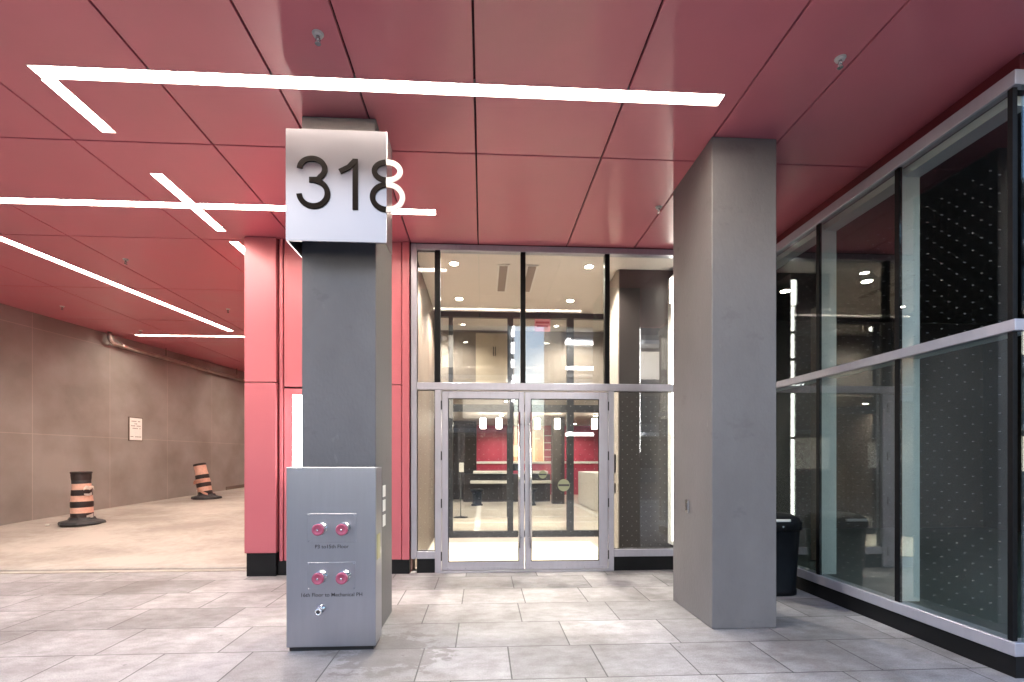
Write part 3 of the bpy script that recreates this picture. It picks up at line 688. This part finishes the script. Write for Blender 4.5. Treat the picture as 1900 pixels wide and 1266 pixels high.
# linear diffusers in vestibule ceiling
for x, lb in ((0.30, 'left of the two slot air diffusers in the vestibule ceiling'), (0.72, 'right of the two slot air diffusers in the vestibule ceiling')):
    t_ = thing('air_diffuser', (x, 7.9, 4.33), lb, 'air diffuser', 'vestibule air diffusers')
    obj('frame', box(x - 0.09, x + 0.09, 7.35, 8.55, 4.328, 4.339), M['white'], t_)
    obj('grille', box(x - 0.06, x + 0.06, 7.40, 8.50, 4.322, 4.327), M['greywall'], t_)
vd = thing('downlight', (-0.42, 7.35, 4.34), 'round lit downlight in the vestibule ceiling near front left', 'downlight', 'vestibule downlights')
b = new(); lathe(b, [(0.075, -0.012), (0.075, 0.0)], (-0.42, 7.35, 4.338)); obj('trim', b, M['white'], vd)
b = new(); lathe(b, [(0.055, -0.016), (0.055, -0.0125)], (-0.42, 7.35, 4.338)); obj('lens', b, M['down'], vd)
dup(vd, (1.55, 7.35, 4.34), 'round lit downlight in the vestibule ceiling near front right')
dup(vd, (-0.42, 8.95, 4.34), 'round lit downlight in the vestibule ceiling at back left')
dup(vd, (1.55, 8.95, 4.34), 'round lit downlight in the vestibule ceiling at back right')
def lamp(name, x, y, z, en, spot=130, rad=0.05):
    ld = bpy.data.lights.new(name, 'SPOT'); ld.energy = en; ld.spot_size = R(spot); ld.spot_blend = 0.7; ld.shadow_soft_size = rad; ld.color = WARM
    o = bpy.data.objects.new(name, ld); C.objects.link(o); o.location = (x, y, z); return o
for x, y in SHOPL: lamp('shop_lamp', x, y, 4.15, 3)
for x in (-0.42, 1.55):
    for y in (7.35, 8.95): lamp('vestibule_lamp', x, y, 4.30, 170)
# inner partition
ip = thing('inner_partition', (0.5, 9.8, 0), 'dark framed inner glass screen at the back of the vestibule', 'glass screen')
b = new()
for x0, x1 in ((-0.93, -0.86), (-0.66, -0.58), (0.47, 0.58), (1.63, 1.76), (2.58, 2.66)): B(b, x0, x1, 9.76, 9.86, 0.12, 4.33)
B(b, -0.93, 2.66, 9.758, 9.862, 4.24, 4.335); B(b, -0.93, 2.66, 9.757, 9.863, 2.42, 2.56); B(b, -0.93, 2.66, 9.757, 9.863, 0.0, 0.12)
obj('frame', b, M['blackm'], ip)
for x0, x1 in ((-0.86, -0.66), (-0.58, 0.47), (0.58, 1.63), (1.76, 2.58)):
    obj('pane', box(x0, x1, 9.80, 9.806, 2.56, 4.24), M['g_in'], ip); obj('pane', box(x0, x1, 9.80, 9.806, 0.12, 2.42), M['g_in'], ip)
b = new(); B(b, 0.455, 0.535, 9.72, 9.745, 0.4, 2.1); obj('push_bar', b, M['blackm'], ip)
# bulkhead wall above the low lobby
bh = thing('lobby_bulkhead', (0.5, 11.1, 2.6), 'taupe upper wall with a cream door seen over the inner glass screen', 'wall')
obj('wall', box(-2.84, 6.0, 11.2, 11.3, 3.101, 4.35), M['greywall'], bh)
obj('upper_ceiling', box(-2.84, 6.0, 9.87, 11.3, 4.352, 4.359), M['ceil'], bh)
obj('door', box(-0.16, 0.66, 11.15, 11.199, 3.11, 4.28, bev=0.005), M['door'], bh)
b = new(); B(b, 0.22, 0.235, 11.13, 11.149, 3.78, 3.98); B(b, 0.26, 0.275, 11.13, 11.149, 3.78, 3.98); obj('grip', b, M['blackm'], bh)
hs = thing('hanging_sign', (1.13, 9.6, 4.0), 'small pink hanging sign at the head of the inner glass screen', 'sign')
obj('panel', box(0.98, 1.28, 9.60, 9.62, 3.94, 4.18, bev=0.006), M['pinkp'], hs)
b = new(); B(b, 1.0, 1.26, 9.596, 9.599, 4.09, 4.13); B(b, 1.02, 1.24, 9.596, 9.599, 4.02, 4.055); obj('print', b, M['lobbyred'], hs)
b = new(); B(b, 1.03, 1.04, 9.606, 9.612, 4.181, 4.34); B(b, 1.22, 1.23, 9.606, 9.612, 4.181, 4.34); objs('hanger', b, M['blackm'], hs)
# lobby room
lb = thing('lobby', (0.5, 15, 0), 'deep lobby with a red back wall and pale tiled floor', 'room')
obj('floor', box(-2.85, 6.5, 9.87, 22, -0.3, 0.0), M['tile'], lb)
obj('ceiling', box(-2.85, 6.5, 11.2, 22, 2.95, 3.1), M['greywall'], lb)
obj('back_wall', box(-2.85, 6.5, 21.5, 21.7, 0.0, 2.949), M['lobbyred'], lb)
b = new(); B(b, -2.895, -2.852, 9.87, 21.45, 0, 4.34); B(b, 6.5, 6.6, 9.87, 21.5, 0, 4.5); objs('side_wall', b, M['brown'], lb)
b = new(); B(b, -2.85, 6.5, 21.46, 21.499, 1.33, 1.43); obj('wall_rail', b, M['white'], lb)
b = new(); B(b, -1.55, -0.25, 19.2, 19.6, 0.0, 2.948); B(b, 2.35, 2.75, 17.0, 17.4, 0, 2.948); objs('column', b, M['darkcol'], lb)
b = new()
for y in (12.0, 13.2, 15.2): B(b, -2.8, 6.4, y, y + 0.12, 0.001, 0.004)
B(b, -0.2, -0.06, 9.9, 17, 0.0045, 0.007); B(b, 3.0, 3.14, 9.9, 17, 0.0045, 0.007)
obj('floor_inlay', b, M['white'], lb)
b = new()
for x in (2.55, 2.95): B(b, x, x + 0.03, 21.35, 21.38, 1.43, 2.8)
for z in (1.6, 1.9, 2.2, 2.5): B(b, 2.58, 2.95, 21.355, 21.375, z, z + 0.025)
tag(obj('rack', b, M['white']), 'thin white ladder rack on the red lobby wall at right', 'rack')
ap = thing('wall_artwork', (1.4, 21.4, 1.5), 'pale square panel among small fittings on the red lobby wall', 'artwork')
obj('panel', box(1.25, 1.65, 21.38, 21.45, 1.62, 2.1, bev=0.01), M['beige'], ap)
b = new(); B(b, 2.1, 2.2, 21.40, 21.45, 1.44, 2.7); B(b, 1.95, 2.4, 21.39, 21.399, 2.35, 2.42); obj('cross_piece', b, M['pinkp'], ap)
# reception desk
dk = thing('reception_desk', (0.6, 18.2, 0), 'long dark reception desk with two white counter edges at the back of the lobby', 'desk')
obj('front', box(-0.7, 2.4, 18.0, 18.7, 0.0, 0.98, bev=0.01), M['darkcol'], dk)
b = new(); B(b, -0.35, 0.9, 17.85, 18.75, 1.0, 1.09, bev=0.01); B(b, -0.45, 0.85, 17.7, 17.99, 0.66, 0.76, bev=0.01)
B(b, 1.4, 2.3, 17.85, 18.75, 1.0, 1.09, bev=0.01); B(b, 1.35, 3.0, 17.7, 17.99, 0.66, 0.76, bev=0.01)
objs('counter', b, M['white'], dk)
obj('monitor', box(1.0, 1.35, 18.2, 18.25, 1.1, 1.35, bev=0.01), M['plast'], dk)
ct = tag(obj('white_counter', box(3.25, 4.4, 14.6, 17.2, 0.0, 1.1, bev=0.02), M['white']), 'tall white counter block at the right of the lobby', 'counter')
for (x, y, lbl) in ((-0.20, 16.6, 'black pedestal stool in front of the desk at left'), (1.55, 16.6, 'black pedestal stool in front of the desk at right')):
    s = thing('stool', (x, y, 0), lbl, 'stool', 'black stools at the reception desk')
    b = new(); lathe(b, [(0.19, 0), (0.19, 0.04), (0.15, 0.06), (0.15, 0.44)], (x, y, 0)); obj('pedestal', b, M['plast'], s)
    b = new(); lathe(b, [(0.21, 0.445), (0.22, 0.46), (0.22, 0.52), (0.19, 0.54)], (x, y, 0)); obj('seat', b, M['plast'], s)
sn = thing('sign_stand', (-0.58, 13.2, 0), 'thin black floor stand with a round base and small white card inside', 'sign stand')
b = new(); lathe(b, [(0.19, 0.0), (0.19, 0.012), (0.03, 0.03), (0.012, 0.05), (0.012, 1.22)], (-0.58, 13.2, 0)); obj('post', b, M['blackm'], sn)
obj('card', box(-0.62, -0.50, 13.17, 13.185, 1.18, 1.42), M['paper'], sn)
# pendants
pd = thing('pendant_lamp', (0.0, 16, 2.5), 'white cylinder pendant lamp in the lobby, leftmost of the row', 'pendant lamp', 'lobby pendant lamps')
b = new(); lathe(b, [(0.085, 2.48), (0.09, 2.50), (0.09, 2.78), (0.085, 2.80)], (0, 16, 0)); obj('shade', b, M['pend'], pd)
b = new(); lathe(b, [(0.006, 2.80), (0.006, 2.948)], (0, 16, 0), n=8); obj('cord', b, M['blackm'], pd)
for x, l in ((0.50, 'second'), (1.72, 'third'), (2.36, 'fourth'), (3.55, 'rightmost')):
    dup(pd, (x, 16, 2.5), 'white cylinder pendant lamp in the lobby, %s of the row' % l)
pt = thing('downlight', (-2.5, 12.5, 2.94), 'round lit downlight in the low lobby ceiling, front row, left', 'downlight', 'lobby downlights')
b = new(); lathe(b, [(0.09, -0.012), (0.09, 0.0)], (-2.5, 12.5, 2.948)); obj('trim', b, M['white'], pt)
b = new(); lathe(b, [(0.065, -0.016), (0.065, -0.0125)], (-2.5, 12.5, 2.948)); obj('lens', b, M['down'], pt)
for y in (12.5, 16.5, 20.3):
    for x in (-2.5, 0.6, 3.7):
        if (x, y) != (-2.5, 12.5): dup(pt, (x, y, 2.94), 'round lit downlight in the low lobby ceiling, %s row, %s' % ({12.5: 'front', 16.5: 'middle', 20.3: 'back'}[y], {-2.5: 'left', 0.6: 'centre', 3.7: 'right'}[x]))
        lamp('lobby_lamp', x, y, 2.90, 50, 150)
for x in (-1.0, 2.0): lamp('upper_lobby_fill', x, 10.4, 4.30, 60, 160)  # fill spots without fixtures, added to brighten behind the upper partition glass
# vertical LED tube inside right end of the front glazing
vt = thing('led_column_light', (2.83, 7.2, 0.3), 'tall vertical white light tube inside the glass beside the right pillar', 'light')
b = new(); B(b, 2.745, 2.80, 7.20, 7.25, 0.32, 1.80); B(b, 2.745, 2.80, 7.20, 7.25, 1.84, 2.95); B(b, 2.745, 2.80, 7.20, 7.25, 3.0, 3.35); B(b, 2.745, 2.80, 7.20, 7.25, 3.4, 3.75)
B(b, 2.72, 2.81, 7.19, 7.255, 3.78, 4.14); obj('tube', b, M['ledtube'], vt)
b = new(); B(b, 2.765, 2.84, 7.256, 7.448, 0.25, 4.2); B(b, 2.843, 2.86, 7.12, 7.448, 0.25, 4.2); obj('channel', b, M['white'], vt)  # side flange added to block the tube's reflection in the storefront

# ================================================================== linear ceiling lights
def strip(x0, y0, x1, y1, wd, label):
    a, c = Vector((x0, y0, 0)), Vector((x1, y1, 0)); d = (c - a); L = d.length; ang = math.atan2(d.y, d.x)
    t = thing('linear_light', (x0, y0, H - 0.015), label, 'ceiling light', 'linear lights in the red soffit')
    mt = Matrix.Translation((x0, y0, H)) @ Matrix.Rotation(ang, 4, 'Z')
    dz = 0.0006 * len(SLOTS); b = new()
    for q in ((-0.006, L + 0.006, -wd / 2 - 0.006, -wd / 2), (-0.006, L + 0.006, wd / 2, wd / 2 + 0.006), (-0.006, 0, -wd / 2, wd / 2), (L, L + 0.006, -wd / 2, wd / 2)):
        B(b, q[0], q[1], q[2], q[3], -0.002 - dz, 0.060)
    bmesh.ops.transform(b, matrix=mt, verts=b.verts); obj('housing', b, M['housing'], t)
    b = new(); B(b, 0.001, L - 0.001, -wd / 2 + 0.001, wd / 2 - 0.001, 0.034, 0.044); bmesh.ops.transform(b, matrix=mt, verts=b.verts); obj('diffuser', b, M['strip'], t)
    c = new(); B(c, -0.007, L + 0.007, -wd / 2 - 0.007, wd / 2 + 0.007, -0.05, 0.08 + dz); bmesh.ops.transform(c, matrix=mt, verts=c.verts); SLOTS.append(c)
SLOTS = []
strip(-3.30, 3.93, 1.89, 3.93, 0.125, 'longest bright linear light running across the soffit in front of the number sign')
strip(-3.262, 4.006, -3.262, 4.62, 0.11, 'short linear light meeting the left end of the longest one at a corner')
strip(-8.6, 5.90, -3.330, 5.90, 0.12, 'linear light across the soffit left of the crossing, behind the number sign')
strip(-3.20, 5.90, -0.55, 5.90, 0.12, 'linear light passing behind the number sign, right of the crossing')
strip(-3.265, 5.26, -3.265, 6.53, 0.11, 'short linear light that crosses the long one left of the number sign')
strip(-3.265, 6.84, -3.265, 9.6, 0.11, 'linear light running back along the driveway side of the red wall')
strip(-6.34, 5.98 if False else 6.05, -5.60, 11.6, 0.13, 'slanting linear light over the driveway left of the red wall')
for y, l in ((15.6, 'added unseen linear light deep in the covered driveway, second from its end'), (19.4, 'added unseen linear light at the very end of the covered driveway')): strip(-6.9 + (y - 15.6) * 0.1, y, -3.3, y, 0.12, l)  # two strips hidden behind the pier, added to brighten the left side
strip(-7.95, 12.1, -3.4, 12.1, 0.11, 'farthest linear light deep in the covered driveway')

# cut the slots out of the soffit panels and their backing
for o in [x for x in bpy.data.objects if x.parent == bt and x.name.split('.')[0] in ('panel', 'backing')]:
    cut = []
    for c in SLOTS:
        me = bpy.data.meshes.new('cut'); c2 = c.copy(); bmesh.ops.recalc_face_normals(c2, faces=c2.faces); c2.to_mesh(me); c2.free(); k_ = bpy.data.objects.new('cut', me); C.objects.link(k_); cut.append(k_)
        md = o.modifiers.new('slot', 'BOOLEAN'); md.operation = 'DIFFERENCE'; md.solver = 'EXACT'; md.object = k_
    dg = bpy.context.evaluated_depsgraph_get(); dg.update()
    me = bpy.data.meshes.new_from_object(o.evaluated_get(dg)); o.modifiers.clear(); o.data = me
    for k_ in cut: m_ = k_.data; bpy.data.objects.remove(k_); bpy.data.meshes.remove(m_)
for c in SLOTS: c.free()

# ================================================================== sprinklers
def sprinkler(x, y, label):
    s = thing('sprinkler_head', (x, y, H - 0.06), label, 'sprinkler', 'sprinkler heads in the red soffit')
    b = new(); lathe(b, [(0.038, -0.004), (0.038, -0.001)], (x, y, H)); lathe(b, [(0.030, -0.018), (0.032, -0.0045)], (x, y, H)); obj('escutcheon', b, M['white'], s)
    b = new(); lathe(b, [(0.010, -0.045), (0.012, -0.0185)], (x, y, H), n=14)
    tube(b, [(x - 0.012, y, H - 0.03), (x - 0.016, y, H - 0.045), (x, y, H - 0.066)], 0.003, 6); tube(b, [(x + 0.012, y, H - 0.03), (x + 0.016, y, H - 0.045), (x, y, H - 0.066)], 0.003, 6)
    lathe(b, [(0.019, -0.070), (0.021, -0.067), (0.005, -0.064)], (x, y, H), n=16); obj('nozzle', b, M['brass'], s)
    return s
s0 = sprinkler(-1.107, 3.47, 'steel sprinkler head in the soffit in front of the number sign')
for x, y, l in ((2.54, 3.47, 'steel sprinkler head in the soffit right of the longest light, nearest the storefront'), (-5.09, 7.53, 'sprinkler head over the driveway between the crossing light and the slanting light'),
                (-7.83, 9.9, 'sprinkler head near the stone wall, left of the slanting light'), (-4.83, 9.9, 'sprinkler head over the driveway between the slanting light and the red wall'),
                (-7.56, 11.65, 'sprinkler head above the left end of the farthest light'), (1.985, 5.63, 'sprinkler head peeking out beside the top of the right pillar')):
    dup(s0, (x, y, H - 0.06), l)

# ================================================================== pipe on the stone wall
def wp(s, off, z): q = p0 + d2 * s + n2 * off; return (q.x, q.y, z)
d2, n2 = (p1 - p0).normalized(), Vector((d.y, -d.x)) if False else Vector(((p1 - p0).normalized().y, -(p1 - p0).normalized().x))
pp = thing('drain_pipe', (-8.4, 12.0, 4.0), 'galvanised pipe bending out of the soffit and running along the stone wall', 'pipe')
b = new(); s_ = 8.75
pts = [wp(s_, 0.16, H - 0.004), wp(s_, 0.16, H - 0.10)] + [wp(s_ + 0.14 * (1 - math.cos(a)), 0.16, H - 0.10 - 0.14 * math.sin(a)) for a in (0.4, 0.8, 1.2, 1.57)] + [wp(s_ + 10.2, 0.16, H - 0.42)]
tube(b, pts, 0.045, 16); obj('pipe_run', b, M['pipe'], pp)
b = new()
for sx in (9.05, 11.9, 14.7):
    q0, q1 = wp(sx, 0.16, H - 0.24 - (sx - s_ - 0.14) * 0.0179), wp(sx + 0.09, 0.16, H - 0.24 - (sx - s_ - 0.05) * 0.0179); tube(b, [q0, q1], 0.054, 16)
objs('coupling', b, M['pipe'], pp)
b = new()
for sx in (10.4, 13.3): tube(b, [wp(sx, 0.16, H - 0.2), wp(sx, 0.16, H - 0.004)], 0.008, 8)
objs('hanger_rod', b, M['blackm'], pp)

# ================================================================== notice on the stone wall
def wallbox(b, s0, s1, o0, o1, z0, z1):
    t = bmesh.new(); v = [t.verts.new(wp(s, o, z)) for z in (z0, z1) for s, o in ((s0, o0), (s1, o0), (s1, o1), (s0, o1))]
    for q in ((0, 1, 5, 4), (1, 2, 6, 5), (2, 3, 7, 6), (3, 0, 4, 7), (4, 5, 6, 7), (3, 2, 1, 0)): t.faces.new([v[i] for i in q])
    merge(b, t)
SN = 9.42
nt_ = thing('parking_notice', wp(SN, 0.01, 1.9), 'white printed notice sheet mounted on the stone wall of the driveway', 'notice')
b = new(); wallbox(b, SN, SN + 0.41, 0.002, 0.015, 1.95, 2.52); obj('backing', b, M['brown'], nt_)
b = new(); wallbox(b, SN + 0.03, SN + 0.39, 0.016, 0.019, 1.97, 2.50); obj('sheet', b, M['paper'], nt_)
b = new()
for i, (z, wdt) in enumerate(((2.42, 0.26), (2.36, 0.1), (2.31, 0.28), (2.25, 0.28), (2.05, 0.32))):
    n_ = 7
    for j in range(n_):
        if (i * 3 + j) % 5 == 4: continue
        c_ = SN + 0.21 - wdt / 2 + wdt * j / n_; wallbox(b, c_, c_ + wdt / n_ * 0.75, 0.0195, 0.0205, z - 0.010, z + 0.010)
obj('print', b, M['greywall'], nt_)
wf = thing('wall_fitting', wp(14.8, 0.02, 2.8), 'tiny white fitting high on the far part of the stone wall', 'wall fitting')
b = new(); wallbox(b, 14.8, 14.95, 0.002, 0.06, 2.80, 2.95); obj('body', b, M['white'], wf)

# ================================================================== construction barrels
def barrel(x, y, lean, rz, label, tapes):
    z = rampz(y)
    t = thing('traffic_barrel', (x, y, z), label, 'traffic barrel', 'construction barrels on the driveway')
    mt = Matrix.Translation((x, y, z)) @ Matrix.Rotation(rz, 4, 'Z') @ Matrix.Rotation(lean, 4, 'Y') @ Matrix.Diagonal((0.71, 0.71, 0.9, 1))
    b = new(); lathe(b, [(0.43, 0.0), (0.44, 0.02), (0.42, 0.055), (0.27, 0.085), (0.24, 0.12), (0.24, 0.13)], (x, y, z), n=8, mtx=Matrix.Translation((x, y, 0)) @ Matrix.Rotation(rz + 0.3, 4, 'Z') @ Matrix.Diagonal((0.82, 0.82, 1, 1)) @ Matrix.Translation((-x, -y, 0)) )
    for f in b.faces: f.smooth = False
    objs('base', b, M['rubber'], t)
    prof, mis = [], []
    zz = 0.10; r = 0.235
    bands = [(0.13, 1), (0.115, 0), (0.125, 1), (0.12, 0), (0.12, 1), (0.125, 0), (0.07, 2), (0.14, 1)] if not tapes else [(0.12, 1), (0.13, 0), (0.12, 1), (0.12, 0), (0.12, 1), (0.27, 0), (0.04, 1)]
    prof.append((r, zz))
    rr = random.Random(3 + int(lean * 100))
    for hgt, mi in bands:
        n_ = 4
        for i in range(n_): zz += hgt / n_; prof.append((r - 0.03 * (zz - 0.1) + (0.008 if mi == 1 else 0) + rr.uniform(-0.002, 0.002) , zz)); mis.append(mi)
    # rim
    rt = prof[-1][0]
    if not tapes: prof += [(rt + 0.012, zz + 0.004), (rt + 0.012, zz + 0.03), (rt - 0.012, zz + 0.04), (rt - 0.03, zz + 0.005), (rt - 0.05, zz - 0.02)]; mis += [1, 1, 1, 1, 1]
    else: prof += [(rt - 0.01, zz + 0.02), (rt - 0.04, zz + 0.024)]; mis += [1, 1]
    b = new(); lathe(b, prof, (0, 0, 0), n=40, mis=mis, mtx=mt)
    for v in b.verts:
        v.co.x += 0.010 * math.sin(v.co.z * 9 + v.co.y * 14)
    obj('drum', b, [M['orange'], M['darkband'], M['rubber']], t)
    return t, mt
def scrap(t, mt, pts, wd, name='tape_scrap', m='tape'):
    b = new(); t_ = bmesh.new(); rows = []
    for i, p in enumerate(pts):
        p = Vector(p); rows.append((t_.verts.new(p), t_.verts.new(p + Vector((0, 0, wd * (0.7 + 0.5 * ((i * 7) % 3) / 2))))))
    for a, c in zip(rows, rows[1:]): t_.faces.new((a[0], c[0], c[1], a[1]))
    bmesh.ops.solidify(t_, geom=t_.faces[:], thickness=0.004)
    merge(b, t_, 0, mt); obj(name, b, M[m], t)
t1, m1 = barrel(-7.47, 9.9, R(-1.0), 0.1, 'upright orange and black construction barrel nearer the street, with torn wrap at its top', False)
scrap(t1, m1, [(0.16, -0.19, 0.70), (0.20, -0.16, 0.73), (0.24, -0.08, 0.70), (0.26, 0.0, 0.74), (0.24, 0.08, 0.7), (0.22, 0.12, 0.66)], 0.07)
scrap(t1, m1, [(0.17, -0.19, 0.60), (0.23, -0.10, 0.58), (0.25, -0.02, 0.6)], 0.05)
scrap(t1, m1, [(0.2, -0.16, 0.13), (0.25, -0.1, 0.13), (0.28, -0.03, 0.13)], 0.07)
t2, m2 = barrel(-7.28, 13.8, R(-11), 0.0, 'leaning damaged construction barrel farther up the driveway by the stone wall', True)
scrap(t2, m2, [(-0.3, -0.10, 0.45), (-0.24, -0.16, 0.47), (-0.10, -0.235, 0.47), (0.05, -0.25, 0.49), (0.18, -0.18, 0.5)], 0.10, m='orange')
scrap(t2, m2, [(-0.15, -0.22, 0.30), (-0.05, -0.26, 0.22), (0.06, -0.28, 0.14), (0.2, -0.25, 0.09)], 0.07, m='orange')
scrap(t2, m2, [(-0.27, -0.12, 0.05), (-0.22, -0.14, 0.25), (-0.16, -0.2, 0.28)], 0.03)
lt = tag(obj('litter', box(-8.02, -7.96, 9.75, 9.80, rampz(9.77), rampz(9.77) + 0.03, bev=0.01), M['tape']), 'tiny crumpled white scrap on the driveway left of the nearer barrel', 'litter')

# ================================================================== rubbish bin
tb = thing('rubbish_bin', (3.27, 5.6, 0), 'tall black plastic rubbish bin with a domed lid behind the right pillar', 'bin')
bx, by = 3.27, 5.6
def sq_lathe(b, prof, cx, cy, n=40, p=3.2):
    t = bmesh.new(); rings = []
    for r, h in prof:
        ring = []
        for i in range(n):
            a = 2 * math.pi * i / n; c_, s_ = math.cos(a), math.sin(a)
            q = (abs(c_) ** p + abs(s_) ** p) ** (-1 / p)
            ring.append(t.verts.new((cx + r * q * c_, cy + r * q * s_, h)))
        rings.append(ring)
    for k in range(len(rings) - 1):
        for i in range(n):
            f = t.faces.new((rings[k][i], rings[k][(i + 1) % n], rings[k + 1][(i + 1) % n], rings[k + 1][i])); f.smooth = True
    t.faces.new(rings[0][::-1]); t.faces.new(rings[-1]); merge(b, t)
b = new(); sq_lathe(b, [(0.225, 0.0), (0.235, 0.01), (0.235, 0.06), (0.228, 0.065), (0.262, 0.72)], bx, by); obj('body', b, M['plast'], tb)
b = new(); sq_lathe(b, [(0.275, 0.721), (0.282, 0.73), (0.285, 0.80), (0.276, 0.815), (0.26, 0.85), (0.20, 0.885), (0.10, 0.90), (0.02, 0.903)], bx, by); obj('lid', b, M['plast'], tb)
obj('opening_flap', box(bx - 0.17, bx + 0.07, by - 0.278, by - 0.252, 0.822, 0.850, bev=0.004), M['paper'], tb)
b = new(); lathe(b, [(0.012, 0), (0.010, 0.004)], (bx - 0.02, by - 0.283, 0.77), 'y', 12); obj('rivet', b, M['chrome'], tb)

# ================================================================== across the street (seen only in the glass)
def block(name, x0, x1, y, h, fl, label, seed):
    rr = random.Random(seed)
    t = thing(name, ((x0 + x1) / 2, y, 0), label, 'building')
    obj('wall', box(x0, x1, y - 10, y, -0.16, h), M['facade'], t)
    gl, lit, sl = new(), new(), new()
    nb_ = max(3, int((x1 - x0) / 3.2)); wdt = (x1 - x0) / nb_
    for f in range(fl):
        z = 0.4 + f * h / fl
        for i in range(nb_):
            xa = x0 + i * wdt + 0.3; tgt = lit if rr.random() < 0.25 else gl
            B(tgt, xa, xa + wdt - 0.6, y + 0.004, y + 0.05, z + 0.5, z + h / fl - 0.7)
        B(sl, x0 + 0.2, x1 - 0.2, y + 0.06, y + 1.4, z + h / fl - 0.45, z + h / fl - 0.2)
    objs('window', gl, M['darkglass'], t); objs('lit_window', lit, M['litwin'], t); objs('balcony', sl, M['slab'], t)
block('apartment_block', -16, 2.0, -19, 13, 4, 'grey apartment block with balconies across the street', 1)
block('apartment_block', 5.5, 24, -22, 19, 6, 'taller apartment block with balconies across the street at right', 2)
block('apartment_block', -44, -19, -20, 12, 4, 'low apartment block far left across the street', 3)
block('apartment_block', 26, 50, -18, 15, 5, 'broad apartment block far right across the street', 4)

def glow_bars(parent, bars):
    for q in bars: obj('balcony_light', box(*q), M['litledge'], parent)
TB = [o for o in bpy.data.objects if o.get('label', '').startswith('taller apartment')][0]
glow_bars(TB, [(5.6, 9.0 + 0.5 * (i % 2), -20.55, -20.4, z, z + 0.22) for i, z in enumerate((3.1, 6.2, 7.6, 9.3, 10.9, 12.5))] + [(5.55, 5.75, -20.5, -18.9 - 0.3 * i, z, z + 0.2) for i, z in enumerate((3.1, 6.2, 9.3, 12.5))] + [(10.5 + i, 10.7 + i, -20.55, -20.4, 2.0, 11.5) for i in (0, 6)])
GB = [o for o in bpy.data.objects if o.get('label', '').startswith('grey apartment')][0]
glow_bars(GB, [(1.8, 2.0, -18.9, -18.75, z, z + h) for z, h in ((5.2, 0.5), (6.0, 0.9), (7.4, 0.5), (8.3, 0.7), (9.4, 1.2))] + [(-9, -5.5, -17.55, -17.4, 2.9, 3.1), (-13, -11, -17.55, -17.4, 6.1, 6.3)])
